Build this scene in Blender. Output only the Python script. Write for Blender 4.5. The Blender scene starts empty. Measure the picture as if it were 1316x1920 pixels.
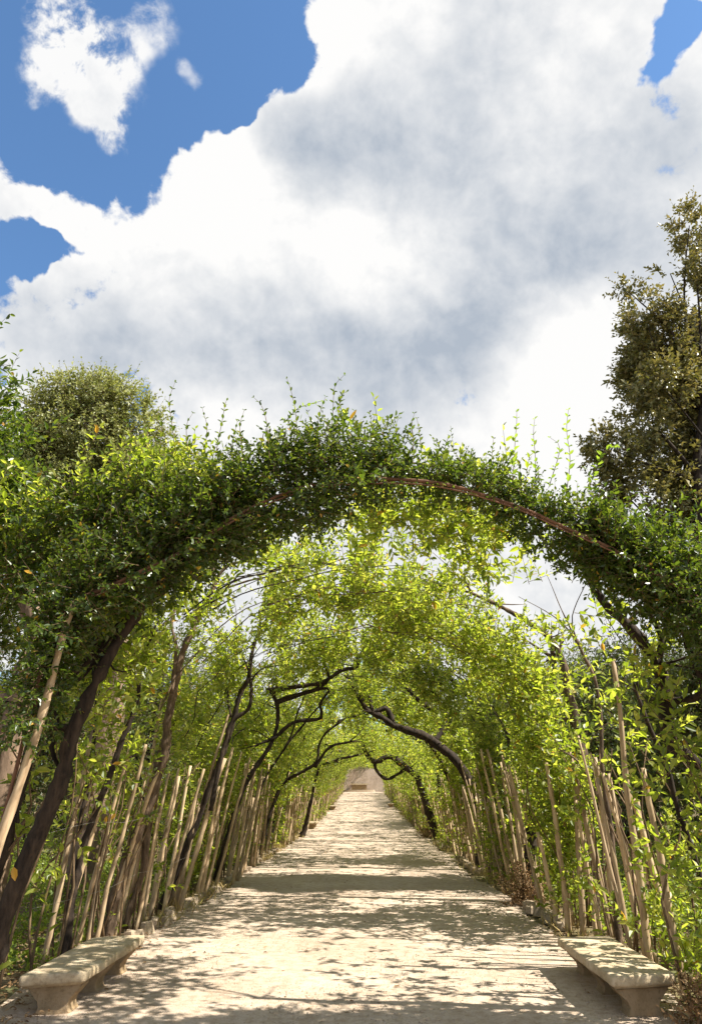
import bpy, math, random
import numpy as np
from mathutils import Vector
rad = math.radians
rng = np.random.default_rng(11)
random.seed(7)
sc = bpy.context.scene
COL = sc.collection

# ------------------------------------------------------------------ camera
FPX, CAMH = 1300.0, 1.8
TH, PSI = math.atan(.409), math.atan(.0178)
cam = bpy.data.objects.new('camera', bpy.data.cameras.new('camera'))
COL.objects.link(cam)
cam.location = (0, 0, CAMH)
cam.rotation_euler = (math.pi / 2 + TH, 0, PSI)
cam.data.sensor_fit = 'VERTICAL'
cam.data.sensor_height = 36
cam.data.lens = 36 * FPX / 1920
cam.data.clip_start, cam.data.clip_end = .05, 2000
sc.camera = cam
cF = np.array([-math.sin(PSI) * math.cos(TH), math.cos(PSI) * math.cos(TH), math.sin(TH)])
cR = np.array([math.cos(PSI), math.sin(PSI), 0.])
cU = np.cross(cR, cF)

def ray(x, y):                       # direction seen at a spot of the photograph
    return cF * FPX + cR * (x - 658) + cU * (960 - y)
def at(x, y, Y):                     # world point on that line of sight at distance Y down the walk
    d = ray(x, y); p = d * Y / d[1]; p[2] += CAMH
    return p
def sdir(x, y):
    d = ray(x, y); return d / np.linalg.norm(d)

# ------------------------------------------------------------------ sun and sky
SUN_EL, SUN_AZ = rad(51), rad(-11)   # azimuth measured from +X (right of the walk), behind the camera
sdv = Vector((math.cos(SUN_EL) * math.cos(SUN_AZ), math.cos(SUN_EL) * math.sin(SUN_AZ), math.sin(SUN_EL)))
sun = bpy.data.objects.new('sun', bpy.data.lights.new('sun', 'SUN'))
COL.objects.link(sun)
sun.rotation_euler = sdv.to_track_quat('Z', 'Y').to_euler()
sun.location = (30, 0, 60)
sun.data.energy, sun.data.angle, sun.data.color = 5.0, rad(.5), (1, .945, .84)
sc.view_settings.view_transform = 'Standard'
sc.view_settings.look = 'None'
sc.view_settings.exposure = 1.35
sc.view_settings.gamma = 1
sc.view_settings.use_curve_mapping = False

world = bpy.data.worlds.new('World'); sc.world = world
world.use_nodes = True
world.cycles.sampling_method = 'MANUAL'; world.cycles.sample_map_resolution = 512
nt = world.node_tree; N = nt.nodes; LK = nt.links
N.clear()
def wn(t, **k):
    n = N.new(t)
    for a, b in k.items(): setattr(n, a, b)
    return n
def wset(sock, v):
    if hasattr(v, 'is_linked') or hasattr(v, 'links'): LK.new(v, sock)
    else: sock.default_value = v
def m(op, a, b=0.0, c=None):
    n = wn('ShaderNodeMath', operation=op)
    wset(n.inputs[0], a); wset(n.inputs[1], b)
    if c is not None: wset(n.inputs[2], c)
    return n.outputs[0]
def vm(op, a, b):
    n = wn('ShaderNodeVectorMath', operation=op)
    wset(n.inputs[0], a); wset(n.inputs[1], b)
    return n.outputs['Value'] if op in ('DISTANCE', 'DOT_PRODUCT') else n.outputs['Vector']
def mr(v, a, b, c=0., d=1., it='SMOOTHSTEP'):
    n = wn('ShaderNodeMapRange', interpolation_type=it)
    for i, q in enumerate((v, a, b, c, d)): wset(n.inputs[i], q)
    return n.outputs[0]
def noise(vec, s, det, ro=.55, col=False, dist=0.):
    n = wn('ShaderNodeTexNoise'); LK.new(vec, n.inputs['Vector'])
    n.inputs['Scale'].default_value = s; n.inputs['Detail'].default_value = det
    n.inputs['Roughness'].default_value = ro; n.inputs['Distortion'].default_value = dist
    return n.outputs['Color'] if col else n.outputs['Fac']
tc = wn('ShaderNodeTexCoord')
D0 = tc.outputs['Generated']
def warp(vec, s, det, amt, off=0.):
    nc = noise(vm('ADD', vec, (off, off * .7, -off)), s, det, .58, True)
    w = vm('SUBTRACT', nc, (.5, .5, .5))
    n = wn('ShaderNodeVectorMath', operation='SCALE'); LK.new(w, n.inputs[0]); n.inputs['Scale'].default_value = amt
    return vm('ADD', vec, n.outputs[0])
DW = warp(D0, 4.5, 5, .20)
DS = warp(D0, 3.0, 3, .14, 3.)
def blob(vec, x, y, r, amp):
    c = sdir(x, y)
    R_ = float(np.linalg.norm(sdir(x + r, y) - c))
    d = vm('DISTANCE', vec, tuple(float(q) for q in c))
    return mr(d, R_, R_ * .15, 0., amp)
def total(vec, lst, base):
    acc = base
    for b in lst: acc = m('ADD', acc, blob(vec, *b))
    return acc
# cloud cover: a cumulus bank with blue holes; beyond the frame the same broken cloud goes on by noise alone
cover = [(215, 215, 270, -.85), (415, 120, 190, -.95), (20, 170, 220, -.7), (300, 60, 160, -.4), (45, 440, 80, -1.0), (-60, 465, 110, -.8), (110, 445, 50, -.6),
         (1300, 70, 85, -.8), (290, 785, 110, -.85), (360, 235, 110, -.35), (120, 285, 110, -.35),
         (400, 430, 260, .60), (700, 160, 270, .75), (960, 420, 520, .6), (500, 690, 520, .45), (1150, 800, 460, .6), (1000, 80, 330, .5), (130, 385, 150, .45), (470, 300, 150, .6),
         (950, 1100, 420, .6), (450, 1050, 420, .45), (1250, 1100, 300, .4), (60, 690, 150, .3)]
def billow(vec, s_):
    n = wn('ShaderNodeTexVoronoi', feature='F1'); LK.new(vec, n.inputs['Vector'])
    n.normalize = True
    n.inputs['Scale'].default_value = s_
    n.inputs['Detail'].default_value = 2.; n.inputs['Roughness'].default_value = .5; n.inputs['Lacunarity'].default_value = 2.4
    return m('SUBTRACT', 1.0, n.outputs['Distance'])
def detail(vec, det=6):      # heaped cumulus relief: round billows broken up by fine turbulence
    v = warp(vec, 9, 2, .035, 2.)
    return m('ADD', m('MULTIPLY', billow(v, 6.5), .55), m('MULTIPLY', noise(v, 11., det, .62), .75))
dt = detail(D0)
big = noise(D0, 2.1, 3, .5)
wisps = [(60, 30, 160, 1.15), (110, 110, 135, 1.05), (175, 185, 125, 1.15), (45, 170, 100, .9), (215, 95, 100, 1.0), (170, 235, 85, .85), (260, 0, 110, .8), (350, 125, 50, .6), (80, 165, 95, .65)]
dens = total(DW, cover, m('ADD', .30, m('MULTIPLY', big, .55)))
wisp = m('MULTIPLY', total(DW, wisps, 0.), mr(noise(warp(D0, 7, 3, .06, 5.), 8.5, 6, .66), .34, .62, .12, 1.35))
dens = m('ADD', dens, m('MULTIPLY', m('SUBTRACT', dt, .755), 1.95))
mask = mr(dens, .46, m('ADD', .53, m('MULTIPLY', big, .22)))
mask = m('MAXIMUM', mask, mr(m('ADD', wisp, m('MULTIPLY', m('SUBTRACT', dt, .755), 1.2)), .28, 1.25, 0., .97))
# shade inside the cloud: grey undersides, billows lit from the sun's side
grey = [(640, 290, 210, .42), (800, 270, 260, .50), (580, 330, 110, .18), (980, 520, 190, .62), (1130, 500, 210, .45), (1180, 320, 240, .28), (700, 670, 230, .75), (480, 640, 190, .5), (880, 680, 170, .45), (330, 600, 200, .40),
        (110, 650, 220, .42), (880, 400, 160, .25), (1290, 250, 150, .25), (960, 60, 150, .28), (200, 690, 120, .3), (820, 600, 150, .3)]
white = [(1050, 770, 260, -.7), (380, 440, 260, -.5), (640, 500, 150, -.5), (600, 100, 130, -.4), (430, 760, 130, -.3), (750, 120, 170, -.25), (1090, 620, 110, -.3), (760, 545, 120, -.3)]
shade = total(DS, grey + white, .10)
puff = noise(warp(D0, 5, 3, .14, 7.), 4.2, 5, .52)
toward = cR * .55 + cU * .75
relief = m('SUBTRACT', detail(vm('ADD', D0, tuple(float(q) * .022 for q in toward)), 4), dt)
shade = m('ADD', shade, m('MULTIPLY', m('SUBTRACT', puff, .5), .7))
shade = m('ADD', shade, m('MULTIPLY', relief, 1.7))
shade = m('ADD', shade, m('MULTIPLY', mr(dens, .5, 1.1, 0., 1.), .10))
shade = mr(shade, .0, 1.1, 0., 1., 'LINEAR')
mixc = wn('ShaderNodeMix', data_type='RGBA')
LK.new(shade, mixc.inputs['Factor'])
CW = 3.9
mixc.inputs['A'].default_value = (CW, CW * .995, CW * .985, 1)
mixc.inputs['B'].default_value = (CW * .455, CW * .515, CW * .60, 1)
sky = wn('ShaderNodeTexSky', sky_type='NISHITA', sun_disc=False, sun_elevation=SUN_EL, sun_rotation=rad(90) - SUN_AZ, altitude=300, air_density=1.0, dust_density=.3, ozone_density=2.0)
skyc = vm('MULTIPLY', sky.outputs[0], (.64, .81, .895))
mixs = wn('ShaderNodeMix', data_type='RGBA')
LK.new(mask, mixs.inputs['Factor']); LK.new(skyc, mixs.inputs['A']); LK.new(mixc.outputs['Result'], mixs.inputs['B'])
bg = wn('ShaderNodeBackground'); bg.inputs['Strength'].default_value = .10
LK.new(mixs.outputs['Result'], bg.inputs['Color'])
wo = wn('ShaderNodeOutputWorld'); LK.new(bg.outputs[0], wo.inputs['Surface'])

# ------------------------------------------------------------------ mesh helpers
class MB:
    """collects vertices, polygons of any size and a material index, then links ONE mesh object"""
    def __init__(self): self.V = []; self.F = []; self.n = 0
    def add(self, V, F, mi=0, smooth=False):
        V = np.asarray(V, float).reshape(-1, 3); F = np.asarray(F, np.int64)
        self.V.append(V); self.F.append((F + self.n, mi, smooth)); self.n += len(V)
    def face(self, idx_local_base, F, mi=0, smooth=False):
        self.F.append((np.asarray(F, np.int64) + idx_local_base, mi, smooth))
    def mesh(self, name, mats, origin=(0, 0, 0)):
        me = bpy.data.meshes.new(name)
        V = np.concatenate(self.V) - np.asarray(origin, float)
        me.vertices.add(len(V)); me.vertices.foreach_set('co', V.astype(np.float32).ravel())
        loops = np.concatenate([f.ravel() for f, _, _ in self.F])
        tot = np.concatenate([np.full(len(f), f.shape[1]) for f, _, _ in self.F])
        mi = np.concatenate([np.full(len(f), a) for f, a, _ in self.F])
        sm = np.concatenate([np.full(len(f), s) for f, _, s in self.F])
        st = np.concatenate([[0], np.cumsum(tot)[:-1]])
        me.loops.add(len(loops)); me.loops.foreach_set('vertex_index', loops.astype(np.int32))
        me.polygons.add(len(tot)); me.polygons.foreach_set('loop_start', st.astype(np.int32))
        me.polygons.foreach_set('loop_total', tot.astype(np.int32))
        me.polygons.foreach_set('material_index', mi.astype(np.int32))
        me.polygons.foreach_set('use_smooth', sm.astype(bool))
        for q in (mats if isinstance(mats, (list, tuple)) else [mats]): me.materials.append(q)
        me.update(calc_edges=True)
        return me
    def build(self, name, mats, parent=None, origin=None):
        if origin is None: origin = parent.location if parent is not None else (0, 0, 0)
        o = bpy.data.objects.new(name, self.mesh(name, mats, origin)); COL.objects.link(o)
        if parent is not None: o.parent = parent
        else: o.location = origin
        return o
def thing(name, label, cat, loc=(0, 0, 0), group=None):
    o = bpy.data.objects.new(name, None); COL.objects.link(o); o.location = tuple(float(q) for q in loc)
    o.empty_display_size = .2
    return tag(o, label, cat, group)
def tag(o, label, cat, group=None, kind=None):
    o['label'] = label; o['category'] = cat
    if group: o['group'] = group
    if kind: o['kind'] = kind
    return o
def copy_tree(o, loc, label, scale=None, parent=None):
    c = o.copy(); COL.objects.link(c)
    if parent is None:
        c.location = tuple(float(q) for q in loc); c['label'] = label
        if scale is not None: c.scale = scale
    else: c.parent = parent
    for ch in list(o.children): copy_tree(ch, None, None, None, c)
    return c
def nrm(v): return v / np.maximum(np.linalg.norm(v, axis=-1, keepdims=True), 1e-9)
def catmull(P, R, step):
    P = np.asarray(P, float); R = np.asarray(R, float)
    Q = np.vstack([2 * P[0] - P[1], P, 2 * P[-1] - P[-2]]); out = []; ro = []
    for i in range(len(P) - 1):
        k = max(2, int(np.linalg.norm(P[i + 1] - P[i]) / step))
        t = np.linspace(0, 1, k, endpoint=False)[:, None]
        a, b, c, d = Q[i:i + 4]
        out.append(.5 * (2 * b + (c - a) * t + (2 * a - 5 * b + 4 * c - d) * t ** 2 + (3 * b - a - 3 * c + d) * t ** 3))
        ro.append(R[i] + (R[i + 1] - R[i]) * t[:, 0])
    return np.vstack(out + [P[-1:]]), np.concatenate(ro + [R[-1:]])
def tube(mb, P, R, sides=8, step=.15, wob=0., rough=0., mi=0, g=rng):
    """smooth tapering tube along P; wob bends it, rough makes it knotty"""
    C, r = catmull(P, np.broadcast_to(np.asarray(R, float), (len(P),)), step)
    n = len(C)
    if wob:
        w = g.normal(0, 1, (n, 3)); k = np.array([1, 2, 3, 2, 1]) / 9.
        for _ in range(2): w = np.stack([np.convolve(np.pad(w[:, j], 2, 'edge'), k, 'valid') for j in range(3)], 1)
        w[0] *= .2
        C = C + w * wob
    T = nrm(np.gradient(C, axis=0))
    u = np.cross(T[0], [0, 1, .3]); u = u / (np.linalg.norm(u) + 1e-9)
    us = []
    for t in T:
        u = u - t * (u @ t); u = u / (np.linalg.norm(u) + 1e-9); us.append(u)
    us = np.array(us); vs = np.cross(T, us)
    a = np.arange(sides) * 2 * np.pi / sides
    rr = r[:, None] * (1 + rough * g.normal(0, 1, (n, sides)) + rough * 1.4 * g.normal(0, 1, (n, 1)))
    V = C[:, None] + rr[..., None] * (np.cos(a)[None, :, None] * us[:, None] + np.sin(a)[None, :, None] * vs[:, None])
    i = np.arange(n - 1)[:, None] * sides; j = np.arange(sides)[None]; j2 = (j + 1) % sides
    F = np.stack([i + j, i + j2, i + sides + j2, i + sides + j], -1).reshape(-1, 4)
    b = mb.n
    mb.add(V.reshape(-1, 3), F, mi, True)
    mb.face(b, [np.arange(sides)[::-1]], mi); mb.face(b, [np.arange(sides) + (n - 1) * sides], mi)
    return C
def leaves(mb, P, A, Nn, Ln, W, hi=True, mi=0, g=rng):
    """leaf blades: base P, axis A, face normal Nn, length Ln, width W; folded along the midrib"""
    A = nrm(A); S = nrm(np.cross(A, Nn)); Nn = np.cross(S, A)
    Ln = Ln[:, None]; W = W[:, None]
    n = len(P)
    curl = g.normal(-.10, .10, (n, 1)) * Ln; lift = g.uniform(.05, .30, (n, 1)) * W
    tip = P + A * Ln + Nn * curl
    if hi:
        l1 = P + A * Ln * .30 - S * W * .46 + Nn * lift; l2 = P + A * Ln * .68 - S * W * .40 + Nn * (lift + curl * .45)
        r1 = P + A * Ln * .30 + S * W * .46 + Nn * lift; r2 = P + A * Ln * .68 + S * W * .40 + Nn * (lift + curl * .45)
        V = np.stack([P, l1, l2, tip, r2, r1], 1).reshape(-1, 3)
        b = np.arange(n)[:, None] * 6
        F = np.concatenate([b + np.array([[0, 3, 2, 1]]), b + np.array([[0, 5, 4, 3]])])
    else:
        l1 = P + A * Ln * .45 - S * W * .5 + Nn * lift; r1 = P + A * Ln * .45 + S * W * .5 + Nn * lift
        V = np.stack([P, r1, tip, l1], 1).reshape(-1, 3)
        F = np.arange(n)[:, None] * 4 + np.array([[0, 1, 2, 3]])
    mb.add(V, F, mi)
def sprigs(mb, P, Dr, L, nl, ll, lw, hi=True, twig=.0035, up=.7, spread=1.0, g=rng, mi=0, tmi=1):
    """twigs at P along Dr, each with nl leaves round it"""
    n = len(P)
    if n == 0: return
    Dr = nrm(Dr); L = np.broadcast_to(np.asarray(L, float), (n,))[:, None]
    ref = np.where(np.abs(Dr[:, 2:3]) < .9, np.array([[0, 0, 1.]]), np.array([[1., 0, 0]]))
    u = nrm(np.cross(Dr, ref)); v = np.cross(Dr, u)
    ph = g.uniform(0, 6.28, (n, 1))
    t = np.linspace(.12, 1, nl)[None, :] + g.normal(0, .03, (n, nl))
    ang = ph + np.arange(nl)[None] * 2.4
    bend = g.normal(0, .12, (n, 1, 3))
    pos = P[:, None] + Dr[:, None] * (L[:, None] * t[..., None]) + bend * (t[..., None] ** 2) * L[:, None]
    rd = np.cos(ang)[..., None] * u[:, None] + np.sin(ang)[..., None] * v[:, None]
    ax = Dr[:, None] * (.55 + .5 * t[..., None]) + rd * spread * (1.1 - .45 * t[..., None]) + g.normal(0, .22, (n, nl, 3))
    ax[..., 2] -= .12
    nn = np.array([0, 0, up]) + Dr[:, None] * .45 + rd * -.2 + g.normal(0, .42, (n, nl, 3))
    k = n * nl
    le = ll * g.uniform(.65, 1.2, (n, 1)) * (1.05 - .35 * t ** 2) * g.uniform(.8, 1.15, (n, nl))
    leaves(mb, pos.reshape(-1, 3), ax.reshape(-1, 3), nn.reshape(-1, 3), le.ravel(), (le * (lw / ll)).ravel() * g.uniform(.85, 1.15, k), hi, mi, g)
    if twig:
        e = P + Dr * L + bend[:, 0] * L
        a = np.arange(3) * 2.094
        ring = np.cos(a)[None, :, None] * u[:, None] + np.sin(a)[None, :, None] * v[:, None]
        V = np.concatenate([P[:, None] + ring * twig, e[:, None] + ring * twig * .4], 1).reshape(-1, 3)
        b = np.arange(n)[:, None] * 6
        F = np.concatenate([b + np.array([[i, (i + 1) % 3, 3 + (i + 1) % 3, 3 + i]]) for i in range(3)])
        mb.add(V, F, tmi)
_w = np.random.default_rng(3).normal(0, 1, (10, 3)); _p = np.random.default_rng(4).uniform(0, 6.28, 10)
def clump(P, s):
    """smooth 3D noise around 0, about -1..1, feature size s"""
    q = 0
    for k in range(10): q = q + np.sin(P @ (_w[k] * 2.2 / s * (1 if k < 6 else 2.1)) + _p[k]) * (1 if k < 6 else .6)
    return q / 3.2

# ------------------------------------------------------------------ materials
def mat(name):
    mt = bpy.data.materials.new(name); mt.use_nodes = True
    return mt, mt.node_tree.nodes, mt.node_tree.links, mt.node_tree.nodes['Principled BSDF']
def ramp(nd, stops, interp='LINEAR'):
    r = nd.new('ShaderNodeValToRGB'); r.color_ramp.interpolation = interp
    e = r.color_ramp.elements
    while len(e) < len(stops): e.new(.5)
    for q, (p, c) in zip(e, stops): q.position = p; q.color = (*c, 1)
    return r
def tnoise(nd, lk, coord, s, det=4, ro=.55):
    n = nd.new('ShaderNodeTexNoise'); n.inputs['Scale'].default_value = s
    n.inputs['Detail'].default_value = det; n.inputs['Roughness'].default_value = ro
    lk.new(coord, n.inputs['Vector']); return n
def leaf_mat(name, stops, trans, tfac=.5, rough=.38, spec=.5):
    mt, nd, lk, b = mat(name)
    ge = nd.new('ShaderNodeNewGeometry')
    r = ramp(nd, stops); lk.new(ge.outputs['Random Per Island'], r.inputs[0])
    lk.new(r.outputs[0], b.inputs['Base Color'])
    b.inputs['Roughness'].default_value = rough; b.inputs['Specular IOR Level'].default_value = spec
    tr = nd.new('ShaderNodeBsdfTranslucent')
    r2 = ramp(nd, trans); lk.new(ge.outputs['Random Per Island'], r2.inputs[0]); lk.new(r2.outputs[0], tr.inputs['Color'])
    mx = nd.new('ShaderNodeMixShader'); mx.inputs[0].default_value = tfac
    lk.new(b.outputs[0], mx.inputs[1]); lk.new(tr.outputs[0], mx.inputs[2])
    lk.new(mx.outputs[0], nd['Material Output'].inputs['Surface'])
    return mt
YEL = (.42, .22, .02)
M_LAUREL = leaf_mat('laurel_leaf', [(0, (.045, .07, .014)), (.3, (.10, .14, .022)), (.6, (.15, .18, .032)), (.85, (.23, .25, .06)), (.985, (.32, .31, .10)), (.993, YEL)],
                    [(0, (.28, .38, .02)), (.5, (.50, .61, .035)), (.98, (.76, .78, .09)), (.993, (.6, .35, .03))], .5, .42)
M_VINE_SHADED_LAUREL = leaf_mat('vine_and_shaded_laurel_leaf', [(0, (.020, .038, .007)), (.5, (.036, .064, .010)), (.985, (.065, .10, .015)), (.996, YEL)],
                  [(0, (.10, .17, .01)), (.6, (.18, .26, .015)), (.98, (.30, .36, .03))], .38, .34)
M_SHOOT = leaf_mat('young_leaf', [(0, (.10, .17, .02)), (1, (.16, .24, .03))], [(0, (.30, .45, .03)), (1, (.42, .55, .05))], .5)
M_OAK = leaf_mat('holm_oak_leaf', [(0, (.075, .082, .025)), (.5, (.21, .205, .07)), (1, (.42, .37, .18))],
                 [(0, (.14, .14, .02)), (1, (.28, .22, .05))], .3, .42)
M_PALE = leaf_mat('pale_oak_leaf', [(0, (.13, .15, .04)), (.5, (.27, .29, .10)), (1, (.40, .40, .18))],
                  [(0, (.24, .28, .05)), (1, (.42, .42, .10))], .35, .5)
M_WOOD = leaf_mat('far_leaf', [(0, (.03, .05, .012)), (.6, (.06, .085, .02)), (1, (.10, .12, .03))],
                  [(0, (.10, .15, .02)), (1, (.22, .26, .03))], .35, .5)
M_COVER = leaf_mat('ground_cover_leaf', [(0, (.08, .14, .015)), (.5, (.15, .22, .025)), (.9, (.24, .28, .035)), (1, (.34, .32, .06))],
                   [(0, (.22, .34, .02)), (1, (.42, .48, .05))], .45, .45)
M_DRY = leaf_mat('dry_leaf', [(0, (.12, .065, .03)), (.5, (.24, .14, .065)), (1, (.40, .26, .14))], [(0, (.2, .1, .03)), (1, (.3, .2, .08))], .15, .7, .2)
M_STRAW = leaf_mat('dry_grass_blade', [(0, (.30, .21, .08)), (.7, (.46, .34, .15)), (1, (.26, .27, .06))], [(0, (.35, .25, .08)), (1, (.4, .36, .1))], .3, .7, .2)

def bark_mat(name, c1, c2, scale=14., bump=.5):
    mt, nd, lk, b = mat(name)
    t = nd.new('ShaderNodeTexCoord'); mp = nd.new('ShaderNodeMapping'); mp.inputs['Scale'].default_value = (1, 1, .3)
    lk.new(t.outputs['Object'], mp.inputs[0])
    n1 = tnoise(nd, lk, mp.outputs[0], scale, 8, .65); n2 = tnoise(nd, lk, t.outputs['Object'], 2.5, 4)
    r = ramp(nd, [(.3, c1), (.7, c2)]); lk.new(n1.outputs['Fac'], r.inputs[0])
    mx = nd.new('ShaderNodeMix'); mx.data_type = 'RGBA'; mx.blend_type = 'MULTIPLY'; mx.inputs['Factor'].default_value = .6
    lk.new(r.outputs[0], mx.inputs['A'])
    r2 = ramp(nd, [(.35, (.55, .52, .5)), (.65, (1.15, 1.1, 1.0))]); lk.new(n2.outputs['Fac'], r2.inputs[0]); lk.new(r2.outputs[0], mx.inputs['B'])
    lk.new(mx.outputs['Result'], b.inputs['Base Color'])
    bp = nd.new('ShaderNodeBump'); bp.inputs['Strength'].default_value = bump; bp.inputs['Distance'].default_value = .02
    lk.new(n1.outputs['Fac'], bp.inputs['Height']); lk.new(bp.outputs[0], b.inputs['Normal'])
    b.inputs['Roughness'].default_value = .85; b.inputs['Specular IOR Level'].default_value = .2
    return mt
M_BARK = bark_mat('laurel_bark', (.008, .006, .005), (.062, .044, .032), 18, 1.0)
M_BARK2 = bark_mat('brown_bark', (.035, .024, .016), (.20, .14, .095), 18, 1.0)
M_BARKL = bark_mat('oak_bark', (.10, .07, .05), (.30, .21, .15), 9, .9)
M_TWIG = bark_mat('twig_bark', (.08, .05, .03), (.20, .14, .08), 30, .2)
M_ROD = bark_mat('hoop_bark', (.09, .045, .03), (.22, .12, .075), 22, .4)
def stake_mat(name, c1, c2, c3):
    mt, nd, lk, b = mat(name)
    t = nd.new('ShaderNodeTexCoord'); oi = nd.new('ShaderNodeObjectInfo')
    mp = nd.new('ShaderNodeMapping'); mp.inputs['Scale'].default_value = (1, 1, .18)
    ad = nd.new('ShaderNodeVectorMath'); lk.new(t.outputs['Object'], ad.inputs[0]); lk.new(oi.outputs['Random'], ad.inputs[1])
    lk.new(ad.outputs[0], mp.inputs[0])
    n1 = tnoise(nd, lk, mp.outputs[0], 26, 6, .6)
    r = ramp(nd, [(.28, c1), (.5, c2), (.75, c3)]); lk.new(n1.outputs['Fac'], r.inputs[0])
    hs = nd.new('ShaderNodeHueSaturation'); lk.new(r.outputs[0], hs.inputs['Color'])
    vv = nd.new('ShaderNodeMapRange'); vv.inputs[3].default_value = .7; vv.inputs[4].default_value = 1.15
    lk.new(oi.outputs['Random'], vv.inputs[0]); lk.new(vv.outputs[0], hs.inputs['Value'])
    lk.new(hs.outputs[0], b.inputs['Base Color'])
    bp = nd.new('ShaderNodeBump'); bp.inputs['Strength'].default_value = .35; bp.inputs['Distance'].default_value = .006
    lk.new(n1.outputs['Fac'], bp.inputs['Height']); lk.new(bp.outputs[0], b.inputs['Normal'])
    b.inputs['Roughness'].default_value = .75; b.inputs['Specular IOR Level'].default_value = .25
    return mt
M_STAKE = stake_mat('stake_wood', (.24, .155, .09), (.44, .315, .19), (.57, .44, .285))
def stone_mat(name, c1, c2, c3, s=5., bump=.35):
    mt, nd, lk, b = mat(name)
    t = nd.new('ShaderNodeTexCoord')
    n1 = tnoise(nd, lk, t.outputs['Object'], s, 6, .6); n2 = tnoise(nd, lk, t.outputs['Object'], s * 16, 4, .7); n3 = tnoise(nd, lk, t.outputs['Object'], s * 5, 5, .7)
    r = ramp(nd, [(.30, c1), (.5, c2), (.72, c3)]); lk.new(n1.outputs['Fac'], r.inputs[0])
    mx = nd.new('ShaderNodeMix'); mx.data_type = 'RGBA'; mx.blend_type = 'MULTIPLY'; mx.inputs['Factor'].default_value = .55
    r2 = ramp(nd, [(.34, (.42, .38, .32)), (.47, (.9, .88, .86)), (.62, (1.04, 1.04, 1.04))]); lk.new(n3.outputs['Fac'], r2.inputs[0])
    lk.new(r.outputs[0], mx.inputs['A']); lk.new(r2.outputs[0], mx.inputs['B'])
    lk.new(mx.outputs['Result'], b.inputs['Base Color'])
    ad = nd.new('ShaderNodeMath'); ad.operation = 'ADD'; lk.new(n2.outputs['Fac'], ad.inputs[0]); lk.new(n3.outputs['Fac'], ad.inputs[1])
    bp = nd.new('ShaderNodeBump'); bp.inputs['Strength'].default_value = bump; bp.inputs['Distance'].default_value = .015
    lk.new(ad.outputs[0], bp.inputs['Height']); lk.new(bp.outputs[0], b.inputs['Normal'])
    b.inputs['Roughness'].default_value = .85; b.inputs['Specular IOR Level'].default_value = .2
    return mt
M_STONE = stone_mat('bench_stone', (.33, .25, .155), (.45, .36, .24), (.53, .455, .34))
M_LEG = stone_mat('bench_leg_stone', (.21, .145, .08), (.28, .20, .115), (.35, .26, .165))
M_KERB = stone_mat('edging_stone', (.22, .17, .12), (.36, .28, .2), (.46, .38, .28), 7)
M_WALL = stone_mat('wall_plaster', (.36, .28, .22), (.48, .385, .31), (.56, .46, .38), .9, .5)
M_WIRE, nd, lk, b = mat('galvanised_wire'); b.inputs['Base Color'].default_value = (.20, .18, .16, 1); b.inputs['Metallic'].default_value = .3; b.inputs['Roughness'].default_value = .5

# gravel: pale beige grit with darker specks and trodden patches
M_PATH, nd, lk, b = mat('gravel')
t = nd.new('ShaderNodeTexCoord')
n1 = tnoise(nd, lk, t.outputs['Object'], .55, 5, .6); n2 = tnoise(nd, lk, t.outputs['Object'], 55, 3, .75); n3 = tnoise(nd, lk, t.outputs['Object'], 9, 5, .65)
vo = nd.new('ShaderNodeTexVoronoi'); vo.inputs['Scale'].default_value = 60; lk.new(t.outputs['Object'], vo.inputs['Vector'])
r = ramp(nd, [(.3, (.385, .302, .23)), (.7, (.505, .415, .335))]); lk.new(n1.outputs['Fac'], r.inputs[0])
r2 = ramp(nd, [(.30, (.55, .48, .42)), (.48, (1, 1, 1)), (.75, (1.08, 1.07, 1.05))]); lk.new(n2.outputs['Fac'], r2.inputs[0])
r3 = ramp(nd, [(.34, (.66, .60, .53)), (.56, (1, 1, 1))]); lk.new(n3.outputs['Fac'], r3.inputs[0])
a1 = nd.new('ShaderNodeMix'); a1.data_type = 'RGBA'; a1.blend_type = 'MULTIPLY'; a1.inputs['Factor'].default_value = .8
lk.new(r.outputs[0], a1.inputs['A']); lk.new(r2.outputs[0], a1.inputs['B'])
a2 = nd.new('ShaderNodeMix'); a2.data_type = 'RGBA'; a2.blend_type = 'MULTIPLY'; a2.inputs['Factor'].default_value = .7
lk.new(a1.outputs['Result'], a2.inputs['A']); lk.new(r3.outputs[0], a2.inputs['B'])
lk.new(a2.outputs['Result'], b.inputs['Base Color'])
ad = nd.new('ShaderNodeMath'); ad.operation = 'MULTIPLY_ADD'; ad.inputs[1].default_value = .6; lk.new(vo.outputs['Distance'], ad.inputs[0]); lk.new(n2.outputs['Fac'], ad.inputs[2])
bp = nd.new('ShaderNodeBump'); bp.inputs['Strength'].default_value = .55; bp.inputs['Distance'].default_value = .012
lk.new(ad.outputs[0], bp.inputs['Height']); lk.new(bp.outputs[0], b.inputs['Normal'])
b.inputs['Roughness'].default_value = .95; b.inputs['Specular IOR Level'].default_value = .1

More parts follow.
